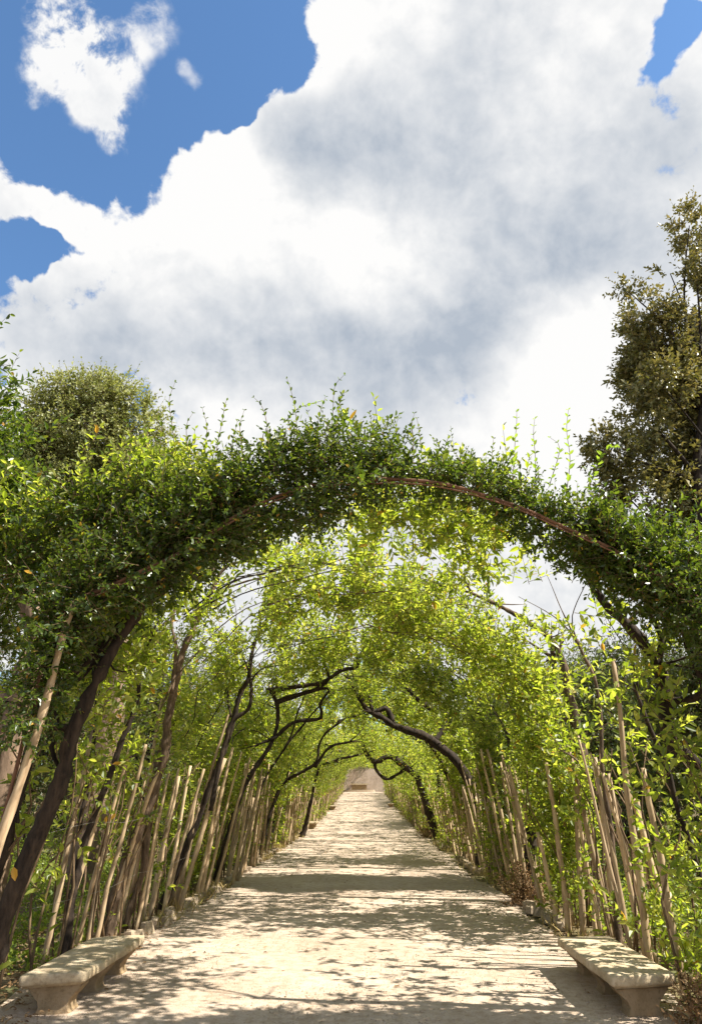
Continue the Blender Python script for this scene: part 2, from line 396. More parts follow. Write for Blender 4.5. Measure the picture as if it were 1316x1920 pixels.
M_SOIL, nd, lk, b = mat('leafy_soil')
t = nd.new('ShaderNodeTexCoord')
n1 = tnoise(nd, lk, t.outputs['Object'], .8, 6, .6); n2 = tnoise(nd, lk, t.outputs['Object'], 28, 5, .7)
r = ramp(nd, [(.35, (.10, .075, .04)), (.5, (.16, .12, .06)), (.68, (.09, .105, .03))]); lk.new(n1.outputs['Fac'], r.inputs[0])
r2 = ramp(nd, [(.35, (.5, .48, .45)), (.65, (1.4, 1.3, 1.15))]); lk.new(n2.outputs['Fac'], r2.inputs[0])
a1 = nd.new('ShaderNodeMix'); a1.data_type = 'RGBA'; a1.blend_type = 'MULTIPLY'; a1.inputs['Factor'].default_value = .85
lk.new(r.outputs[0], a1.inputs['A']); lk.new(r2.outputs[0], a1.inputs['B']); lk.new(a1.outputs['Result'], b.inputs['Base Color'])
bp = nd.new('ShaderNodeBump'); bp.inputs['Strength'].default_value = .6; bp.inputs['Distance'].default_value = .03
lk.new(n2.outputs['Fac'], bp.inputs['Height']); lk.new(bp.outputs[0], b.inputs['Normal']); b.inputs['Roughness'].default_value = .95

# ------------------------------------------------------------------ ground and path
def slope(Y):
    Y = np.asarray(Y, float); k = 9.
    return .0375 * k * np.log1p(np.exp(np.clip((Y - 46) / k, -30, 30)))
def gz(X, Y):
    X = np.asarray(X, float); Y = np.asarray(Y, float)
    s = np.clip((np.abs(X) - 2.75) / .8, 0, 1)
    return slope(Y) + s * .07 + s * .05 * np.sin(X * 1.7 + Y * .9) * np.cos(Y * 1.3 - X) + np.clip((np.abs(X) - 6) * .03, 0, .8)
def grid(xs, ys, zf, mb):
    X, Y = np.meshgrid(xs, ys); V = np.stack([X, Y, zf(X, Y)], -1).reshape(-1, 3)
    nx, ny = len(xs), len(ys); i = np.arange(ny - 1)[:, None] * nx + np.arange(nx - 1)[None]
    mb.add(V, np.stack([i, i + 1, i + nx + 1, i + nx], -1).reshape(-1, 4), 0, True)
mb = MB()
xs = np.concatenate([[-900, -400, -150, -60, -30, -18], np.arange(-12, -2, .5), [-2, -1, 0, 1, 2], np.arange(2.5, 12.1, .5), [18, 30, 60, 150, 400, 900]])
ys = np.concatenate([[-400, -120, -40, -15, -5], np.arange(0, 30, .6), np.arange(30, 125, 2.), [140, 180, 260, 400, 900]])
grid(xs, ys, lambda X, Y: gz(X, np.minimum(Y, 130)) - .03, mb)
g = mb.build('ground', M_SOIL); g['kind'] = 'structure'
# gravel walk with wandering edges
mb = MB()
ys = np.concatenate([np.arange(-12, 30, .12), np.arange(30, 106.6, .4)])
eL = -2.98 + .10 * np.sin(ys * .9) + .07 * np.sin(ys * 2.7 + 1) + rng.normal(0, .035, len(ys))
eR = 2.72 + .10 * np.sin(ys * .8 + 2) + .07 * np.sin(ys * 2.3) + rng.normal(0, .035, len(ys)) - .15 * np.exp(-((ys - 21) / 4) ** 2)
eL = np.where(ys < 10.5, -3.35 + .1 * np.sin(ys * 2.), eL); eR = np.where(ys < 10.8, eR + .2, eR)
tt = np.linspace(0, 1, 25)
X = eL[:, None] + (eR - eL)[:, None] * tt[None]; Yg = np.repeat(ys[:, None], 25, 1)
Z = slope(Yg) + .012 + .010 * np.sin(X * 2.1 + Yg * .7) * np.sin(Yg * 1.9) + rng.normal(0, .0015, X.shape) - .012 * (np.abs(tt - .5)[None] > .47)
i = np.arange(len(ys) - 1)[:, None] * 25 + np.arange(24)[None]
Zf = np.maximum(Z, gz(X, Yg) - .028 + .012)
mb.add(np.stack([X, Yg, Zf], -1).reshape(-1, 3), np.stack([i, i + 1, i + 26, i + 25], -1).reshape(-1, 4), 0, True)
g = mb.build('gravel_path', M_PATH); g['kind'] = 'structure'
# loose grit and pebbles on the near walk
mb = MB()
n = 9000
Yp = 6.2 + rng.exponential(6, n); Xp = rng.uniform(-3.1, 2.8, n)
ok = Yp < 26; Xp, Yp = Xp[ok], Yp[ok]; n = len(Xp)
s = rng.uniform(.004, .011, n) * (1 + .5 * (rng.random(n) > .96))
oc = np.array([[1, 0, 0], [0, 1, 0], [-1, 0, 0], [0, -1, 0], [0, 0, .8]])
V = np.stack([Xp, Yp, slope(Yp) + .013], 1)[:, None] + oc[None] * s[:, None, None] * rng.uniform(.6, 1.3, (n, 5, 3))
b_ = np.arange(n)[:, None] * 5
mb.add(V.reshape(-1, 3), np.concatenate([b_ + np.array([[k, (k + 1) % 4, 4]]) for k in range(4)]))
o = mb.build('loose_grit', M_KERB); tag(o, 'loose grit and small pebbles scattered over the gravel walk', 'gravel', None, 'stuff')

# ------------------------------------------------------------------ end wall with stone bench before it
zW = float(slope(106.5))
w = thing('garden_wall', 'plain beige plastered garden wall closing the far end of the walk', 'wall', (0, 107.6, zW))
def box(mb, x0, x1, y0, y1, z0, z1, mi=0, jit=0., nz=1):
    V = np.array([[x, y, z] for z in (z0, z1) for y in (y0, y1) for x in (x0, x1)], float)
    V += rng.normal(0, 1, V.shape) * jit
    mb.add(V, [[0, 2, 3, 1], [4, 5, 7, 6], [0, 1, 5, 4], [2, 6, 7, 3], [0, 4, 6, 2], [1, 3, 7, 5]], mi)
mb = MB(); box(mb, -2.2, 14, 107.6, 108.1, zW - .5, zW + 3.7); mb.build('wall_panel', M_WALL, w)
mb = MB(); box(mb, -14, -2.203, 107.0, 107.9, zW - .5, zW + 3.9); mb.build('wall_return', M_WALL, w)
mb = MB(); box(mb, -2.3, 14.2, 107.5, 108.2, zW + 3.703, zW + 3.85); mb.build('coping', M_KERB, w)
w.rotation_euler = (0, 0, rad(2))
sb = thing('stone_bench', 'small square stone seat on a low round step before the end wall', 'bench', (-.75, 106.6, zW))
mb = MB(); box(mb, -2.0, .55, 106.5, 107.2, zW + .95, zW + 1.15); mb.build('seat', M_STONE, sb)
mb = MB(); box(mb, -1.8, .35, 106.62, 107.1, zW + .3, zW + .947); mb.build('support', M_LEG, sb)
mb = MB(); a = np.arange(24) * 2 * np.pi / 24
V = np.concatenate([np.stack([-.75 + 2.4 * np.cos(a), 106.9 + .6 * np.sin(a), np.full(24, zW - .2)], 1), np.stack([-.75 + 2.2 * np.cos(a), 106.9 + .55 * np.sin(a), np.full(24, zW + .297)], 1)])
k = np.arange(24); mb.add(V, np.stack([k, (k + 1) % 24, 24 + (k + 1) % 24, 24 + k], 1)); mb.face(0, [k + 24]); mb.build('step', M_KERB, sb)

# ------------------------------------------------------------------ stone benches
def bench(name, label, side, inn, out, y0, y1, skew=0.):
    """side +1: right of the walk. seat between x = inn .. out, y0..y1"""
    cx, cy = (inn + out) / 2, (y0 + y1) / 2
    z0 = float(slope(cy))
    t_ = thing(name, label, 'bench', (cx, cy, z0), 'low stone benches along the walk')
    hw, hl = abs(out - inn) / 2, (y1 - y0) / 2
    def skw(mb):
        for v in mb.V: v[:, 1] += skew * (v[:, 0] - cx)
    # seat: stacked rounded outlines, bullnose edge over a small cavetto, worn by noise
    def outline(inset):
        pts = []; r_ = .045
        for (sx, sy) in ((1, -1), (1, 1), (-1, 1), (-1, -1)):
            a0 = {(1, -1): -90, (1, 1): 0, (-1, 1): 90, (-1, -1): 180}[(sx, sy)]
            for k in range(6):
                a_ = rad(a0 + 18 * k)
                pts.append((sx * (hw - r_) + (r_ - inset) * math.cos(a_), sy * (hl - r_) + (r_ - inset) * math.sin(a_)))
        out_ = []
        for i_ in range(24):
            p, q = np.array(pts[i_]), np.array(pts[(i_ + 1) % 24]); d = np.linalg.norm(q - p)
            kk = max(1, int(d / .11))
            for j_ in range(kk): out_.append(p + (q - p) * j_ / kk)
        return np.array(out_)
    lv = [(.224, .055), (.230, .05), (.233, .036), (.243, .030), (.248, .012), (.258, .001), (.278, 0), (.303, 0), (.319, .004), (.328, .012), (.331, .032)]
    mb = MB(); rings = []
    O = outline(0)
    for z, ins in lv:
        o_ = outline(0)
        inner = outline(.044)
        c = o_ + (inner - o_) * (ins / .044)
        rings.append(np.column_stack([c[:, 0] + cx, c[:, 1] + cy, np.full(len(c), z + z0)]))
    n_ = len(O)
    # top centre strip of rings shrinking in x only
    for f_ in (.66, .33, .04):
        q = rings[10].copy(); q[:, 0] = cx + (q[:, 0] - cx) * f_; q[:, 1] = cy + (q[:, 1] - cy) * (1 - (1 - f_) * .18); q[:, 2] += .002
        rings.append(q)
    V = np.array(rings)
    nn_ = clump(V.reshape(-1, 3) + side, .16).reshape(V.shape[:2])
    V[..., 2] += nn_ * .0022 - .006 * np.clip(clump(V.reshape(-1, 3) * 1.0 + 31, .07).reshape(V.shape[:2]) - .55, 0, 1) * (np.arange(len(rings)) > 6)[:, None]
    V[..., 0] += clump(V.reshape(-1, 3) + 5 * side, .22).reshape(V.shape[:2]) * .006
    V[..., 1] += clump(V.reshape(-1, 3) + 9 * side, .20).reshape(V.shape[:2]) * .006
    i_ = np.arange(len(rings) - 1)[:, None] * n_; j_ = np.arange(n_)[None]
    F = np.stack([i_ + j_, i_ + (j_ + 1) % n_, i_ + n_ + (j_ + 1) % n_, i_ + n_ + j_], -1).reshape(-1, 4)
    mb.add(V.reshape(-1, 3), F, 0, True); mb.face(0, [np.arange(n_)[::-1]]); mb.face(0, [np.arange(n_) + n_ * (len(rings) - 1)])
    skw(mb); mb.build('seat', M_STONE, t_)
    # supports: scrolled profile, widest under the seat, waisted towards the foot
    prof = [(-.10, .165), (0, .165), (.012, .165), (.03, .145), (.06, .135), (.10, .148), (.125, .178), (.155, .212), (.178, .236), (.195, .243), (.2065, .238)]
    prof = [(z * 1.1, wv) for z, wv in prof]
    for k, yy in enumerate((y0 + .20, cy, y1 - .20)):
        mb = MB(); th_ = .115
        S = []
        for z, wv in prof: S.append([(cx - wv * hw / .31, z), (cx + wv * hw / .31, z)])
        S = np.array(S); m_ = len(prof)
        for bev, yv in ((.012, -th_), (0, -th_ + .012), (0, th_ - .012), (.012, th_)):
            ring = np.concatenate([S[:, 0], S[::-1, 1]])
            cxz = np.array([cx, .1]); ring = ring + (cxz - ring) * bev * 4 * np.array([1, 0])
            mb_V = np.column_stack([ring[:, 0], np.full(len(ring), yy + yv), ring[:, 1] + z0])
            mb_V[:, 0] += clump(mb_V + k + side, .15) * .003
            mb.V.append(mb_V)
        L_ = 2 * m_
        for a_ in range(3):
            j2 = np.arange(L_)
            mb.F.append((np.stack([a_ * L_ + j2, a_ * L_ + (j2 + 1) % L_, (a_ + 1) * L_ + (j2 + 1) % L_, (a_ + 1) * L_ + j2], 1), 0, False))
        for a_ in (0, 3):   # end faces as quads across the profile
            q = np.arange(m_ - 1); base = a_ * L_
            Fq = np.stack([base + q, base + q + 1, base + L_ - 2 - q, base + L_ - 1 - q], 1)
            mb.F.append((Fq if a_ else Fq[:, ::-1], 0, False))
        mb.n = 4 * L_; skw(mb)
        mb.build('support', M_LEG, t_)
    return t_
bench('stone_bench', 'weathered low stone bench on three scrolled supports, nearest on the left of the walk', -1, -2.50, -3.04, 7.2, 9.02, .30)
bench('stone_bench', 'low stone bench striped by stake shadows, nearest on the right of the walk', 1, 2.14, 2.76, 7.24, 9.08, .16)
bench('stone_bench', 'dark bench end jutting from the left row of stakes, midway along the walk', -1, -2.55, -3.1, 40.4, 42.3)
bench('stone_bench', 'tiny far stone bench poking out of the left stakes near the end of the walk', -1, -2.35, -2.95, 62.5, 64.4)
bench('stone_bench', 'tiny far stone bench poking out of the right stakes near the end of the walk', 1, 2.05, 2.65, 66.5, 68.4)

# ------------------------------------------------------------------ stakes: cane trellis on both sides
stake_meshes = []
for k in range(9):
    mb = MB(); h = 2.45; g_ = np.random.default_rng(50 + k)
    zz = np.linspace(-.12, h, 7); r0 = g_.uniform(.025, .036)
    P = np.stack([np.cumsum(g_.normal(0, .012, 7)), np.cumsum(g_.normal(0, .012, 7)), zz], 1)
    tube(mb, P, np.linspace(r0 * 1.1, r0 * .72, 7), 7, 10, 0, .06, 0, g_)
    stake_meshes.append(mb.mesh('stake', M_STAKE))
def stake(parent, base, top, r=1.0, k=None):
    base = np.asarray(base, float); top = np.asarray(top, float); d = top - base; L = np.linalg.norm(d)
    o = bpy.data.objects.new('stake', stake_meshes[random.randrange(9) if k is None else k]); COL.objects.link(o)
    q = Vector(d).to_track_quat('Z', 'Y')
    o.rotation_mode = 'QUATERNION'; o.rotation_quaternion = q
    o.scale = (r, r, L / 2.45); o.parent = parent; o.location = tuple(base - np.array(parent.location))
    return o
TL = thing('cane_trellis', 'row of leaning rough wooden stakes wired together along the left edge of the walk', 'trellis', (-3.1, 6.5, 0))
TR = thing('cane_trellis', 'row of rough wooden stakes wired together along the right edge of the walk', 'trellis', (3.0, 6.5, 0))
# the near ones stand where the photo shows them: foot pixel, head pixel, distance
near_l = [((80, 1815), (167, 1400), 9.0), ((108, 1790), (214, 1400), 9.5), ((145, 1775), (243, 1400), 9.9), ((193, 1752), (290, 1445), 10.6), ((222, 1745), (300, 1440), 11.2), ((237, 1748), (292, 1310), 11.3),
          ((268, 1742), (318, 1450), 11.6), ((305, 1715), (375, 1440), 13.0), ((315, 1705), (430, 1340), 13.3), ((337, 1712), (415, 1420), 13.1), ((372, 1688), (428, 1400), 14.6), ((385, 1685), (455, 1410), 14.8),
          ((401, 1675), (470, 1420), 15.6), ((435, 1660), (480, 1430), 16.9), ((447, 1652), (490, 1440), 17.5)]
for f_, h_, Y in near_l:
    p = at(*f_, Y); p[2] = float(gz(p[0], Y)); t_ = at(*h_, Y - .1); stake(TL, p, t_, random.uniform(.95, 1.35))
near_r = [((1287, 1871), (1200, 1440), 7.9), ((1243, 1808), (1192, 1500), 9.3), ((1212, 1795), (1150, 1450), 9.6), ((1163, 1772), (1114, 1420), 10.5), ((1142, 1762), (1065, 1410), 10.9), ((1090, 1752), (1062, 1420), 11.2),
          ((1063, 1752), (1020, 1430), 11.3), ((1042, 1738), (1005, 1560), 11.9), ((1020, 1725), (950, 1435), 12.6), ((985, 1690), (960, 1480), 14.4), ((1116, 1760), (1075, 1500), 11.0), ((1230, 1830), (1160, 1235), 8.8)]
for f_, h_, Y in near_r:
    p = at(*f_, Y); p[2] = float(gz(p[0], Y)); t_ = at(*h_, Y - .1); stake(TR, p, t_, random.uniform(.95, 1.35))
stake(TL, at(-20, 1640, 6.0), at(135, 1125, 5.9), 1.2)
for tr, sx, ya, yb, k_ in ((TL, -1, 8.9, 17, 14), (TR, 1, 8.4, 13.2, 9)):
    for q in range(k_):
        Y = random.uniform(ya, yb); X = sx * (3.25 + .12 * random.gauss(0, 1) + (.12 if sx < 0 and Y < 12 else 0)); L = random.uniform(1.5, 2.5); z = float(gz(X, Y))
        stake(tr, (X, Y, z), (X - sx * random.uniform(.05, .16) * L, Y + random.gauss(0, .1), z + L), random.uniform(.7, 1.1))
for tr, sx, y0 in ((TL, -1, 17.2), (TR, 1, 13.2)):
    Y = y0
    cnt = 0
    while Y < 104 and cnt < 266:
        X = sx * (3.08 + .1 * random.gauss(0, 1)) - .04
        L = random.uniform(1.7, 2.7); lean = random.uniform(.04, .20)
        z = float(gz(X, Y))
        stake(tr, (X, Y, z), (X - sx * lean * L, Y + random.gauss(0, .12), z + L), random.uniform(.8, 1.3)); cnt += 1
        Y += random.choice((.10, .25, .35, .45)) * (1 if Y < 60 else 1.4)
    for zz in (.75, 1.45):
        mb = MB(); P = []
        for Y in np.arange(7.2, 60, 1.1): P.append((sx * (3.06 - .1 * zz) - .06, Y, float(gz(sx * 3.1, Y)) + zz + random.gauss(0, .025)))
        tube(mb, P, .0016, 4, .6); mb.build('wire', M_WIRE, tr)

# ------------------------------------------------------------------ first hoop with its climbing plant
Yh = 6.05
hp = [at(x, y, Yh) for x, y in ((-25, 1660), (10, 1530), (60, 1330), (120, 1150), (215, 1095), (330, 1038), (430, 975), (515, 933), (600, 907), (700, 899), (820, 905), (960, 945), (1060, 990), (1170, 1040), (1316, 1128), (1420, 1230), (1470, 1420), (1480, 1650))]
hp = np.array(hp); hp[0, 2] = hp[-1, 2] = -.05; hp[0, 0] -= .1
HO = thing('arch_hoop', 'brown hoop of bound rods spanning the mouth of the leafy tunnel', 'arch', (0, Yh, 0))
for k, (dx, dy, dz, rr) in enumerate(((0, 0, 0, .017), (.0, .05, .02, .012), (0, -.02, -.045, .008))):
    mb = MB(); tube(mb, hp[2:16] + np.array([dx, dy, dz]) if k else hp + 0, rr, 8, .12, .012, .05); mb.build('rod', M_ROD, HO)
mb = MB()
tube(mb, [at(x, y, Yh + .35) for x, y in ((880, 915), (960, 925), (1040, 960), (1120, 1015), (1170, 1050))], [.012, .011, .01, .009, .006], 6, .12, .02); mb.build('rod', M_ROD, HO)
mb = MB()
tube(mb, [at(x, y, Yh + .2) for x, y in ((200, 1105), (330, 990), (470, 900), (600, 870), (760, 868), (900, 890), (1010, 925))], [.012, .011, .010, .010, .010, .009, .006], 6, .12, .03); mb.build('rod', M_ROD, HO)

VI = thing('climbing_vine', 'dark green small-leaved climber draped over the first hoop, with upright shoots', 'vine', (0, Yh, 4.5))
HC, _ = catmull(hp[2:16], np.zeros(14), .03)
def hoop_top(x):      # how far (m) the climber stands above the hoop, by X
    return np.interp(x, [-3.2, -2.4, -1.9, -1.2, -.5, .1, .8, 1.3, 1.9, 2.6, 3.1], [.45, .55, .80, .78, .60, .58, .45, .36, .36, .42, .45])
def hoop_low(x):
    return np.interp(x, [-3.2, -2.6, -1.9, -1.2, -.6, -.1, .3, .8, 1.5, 2.2, 3.1], [.4, .35, .22, .25, .34, .2, .06, .05, .08, .2, .4])
mb = MB()
n = 6800
idx = rng.integers(0, len(HC), n); c = HC[idx]
top = hoop_top(c[:, 0]); low = hoop_low(c[:, 0])
u_ = rng.beta(1.3, 1.5, n) * (top + low) - low
P = c + np.stack([rng.normal(0, .06, n), rng.normal(0, 1, n) * np.interp(c[:, 0], [-2.6, -2, -.8, 0, .5, 2.2, 2.8], [.24, .2, .2, .24, .15, .15, .24]) + np.interp(c[:, 0], [-2.6, -2, -.8, 0, .5, 2.2, 2.8], [.1, .2, .18, .05, .24, .24, .1]), u_], 1)
cl = clump(P, .38)
keep = (cl + .85 - .80 * np.clip(u_ / top, 0, 1)) > rng.normal(0, .25, n)
thin = np.interp(c[:, 0], [0, .6, 1.8, 2.4], [1, .62, .55, .8]); keep &= rng.random(n) < thin
P = P[keep]; u_ = u_[keep]
Dr = np.stack([rng.normal(0, .5, len(P)), rng.normal(-.1, .5, len(P)), rng.normal(.55, .5, len(P)) * np.where(u_ < 0, -.3, 1)], 1)
sprigs(mb, P, Dr, rng.uniform(.14, .30, len(P)), 9, .060, .033, True, .0025)
o = mb.build('foliage', [M_VINE_SHADED_LAUREL, M_TWIG], VI); o['kind'] = 'stuff'
def shoot(pts, Y, n_, ls, mt, parent):
    """upright shoot with paired leaves"""
    P = np.array([at(x, y, Y) for x, y in pts])
    mb = MB(); C = tube(mb, P, np.linspace(.004, .0015, len(P)), 4, .04, .004, 0, 1)
    tq = np.linspace(.05, 1, n_); ii = (tq * (len(C) - 1)).astype(int)
    T = nrm(np.gradient(C, axis=0))[ii]; pos = C[ii]
    pos = np.repeat(pos, 2, 0); T = np.repeat(T, 2, 0)
    ang = np.repeat(np.arange(n_) * 1.57 + rng.uniform(0, .8, n_), 2) + np.tile([0, np.pi], n_)
    rd = np.stack([np.cos(ang), np.sin(ang), np.zeros(2 * n_)], 1)
    le = ls * rng.uniform(.8, 1.15, 2 * n_) * np.repeat(1.05 - .5 * tq ** 3, 2)
    leaves(mb, pos, T * .75 + rd + rng.normal(0, .12, rd.shape), T * 1 - rd * .3 + rng.normal(0, .2, rd.shape), le, le * .58)
    return mb.build('shoot', [mt, M_TWIG], parent)
for pts, ls, dark in (([(330, 850), (322, 790), (318, 750), (328, 718)], .05, 1), ([(300, 850), (303, 800), (296, 770)], .05, 1), ([(385, 850), (388, 800), (380, 765)], .05, 1), ([(405, 850), (415, 800), (422, 760), (425, 752)], .05, 1),
                      ([(455, 850), (450, 800), (458, 770)], .046, 1), ([(505, 860), (500, 790), (490, 760), (475, 745)], .05, 1), ([(555, 860), (556, 790), (548, 740), (538, 710)], .052, 1), ([(590, 830), (600, 775), (610, 745)], .05, 1),
                      ([(622, 850), (632, 790), (640, 745), (650, 735)], .052, 1), ([(618, 830), (625, 770), (628, 725), (645, 703)], .052, 1), ([(535, 790), (560, 765), (590, 755), (610, 750)], .045, 0), ([(700, 850), (698, 800), (702, 780)], .05, 1),
                      ([(775, 860), (772, 800), (776, 775)], .052, 1), ([(790, 850), (785, 800), (782, 785)], .045, 1), ([(750, 850), (742, 800), (748, 785)], .05, 1), ([(960, 905), (964, 845), (967, 800), (968, 772)], .056, 0),
                      ([(1005, 930), (1003, 860), (1000, 815), (1002, 785)], .056, 0), ([(1062, 925), (1068, 860), (1062, 810), (1064, 768)], .058, 0), ([(1030, 910), (1048, 840), (1030, 820)], .05, 0), ([(1110, 900), (1130, 850), (1150, 838), (1175, 842)], .06, 0),
                      ([(920, 890), (922, 850), (925, 822)], .05, 1), ([(240, 900), (245, 830), (238, 790)], .06, 1), ([(270, 890), (278, 820), (272, 800)], .055, 0), ([(660, 860), (668, 800), (664, 770)], .05, 1), ([(355, 860), (350, 800), (362, 775)], .05, 1), ([(430, 860), (440, 810), (445, 790)], .05, 1), ([(830, 870), (836, 830), (842, 818)], .05, 1)):
    shoot(pts, Yh + random.uniform(-.25, .3), 12 if len(pts) > 3 else 9, ls * 1.2, M_VINE_SHADED_LAUREL if dark else M_SHOOT, VI)

# ------------------------------------------------------------------ the leafy tunnel: shell shape
W_, H_, PX = 3.2, 4.55, -.08
ph_t = np.linspace(0, np.pi, 400)
sx_t = PX + W_ * np.sign(np.cos(ph_t)) * np.abs(np.cos(ph_t)) ** .72
sz_t = H_ * np.abs(np.sin(ph_t)) ** .80
s_t = np.concatenate([[0], np.cumsum(np.hypot(np.diff(sx_t), np.diff(sz_t)))]); S_LEN = s_t[-1]
def shell(s, off, Y):
    """arc length s from the right foot, offset outwards"""
    x = np.interp(s, s_t, sx_t); z = np.interp(s, s_t, sz_t)
    e = .05; tx = np.interp(s + e, s_t, sx_t) - np.interp(s - e, s_t, sx_t); tz = np.interp(s + e, s_t, sz_t) - np.interp(s - e, s_t, sz_t)
    l = np.hypot(tx, tz) + 1e-9; nx, nz = tz / l, -tx / l
    nn = np.stack([nx, np.zeros_like(nx), nz], -1)
    return np.stack([x + nx * off, Y, z + nz * off + slope(Y)], -1), nn
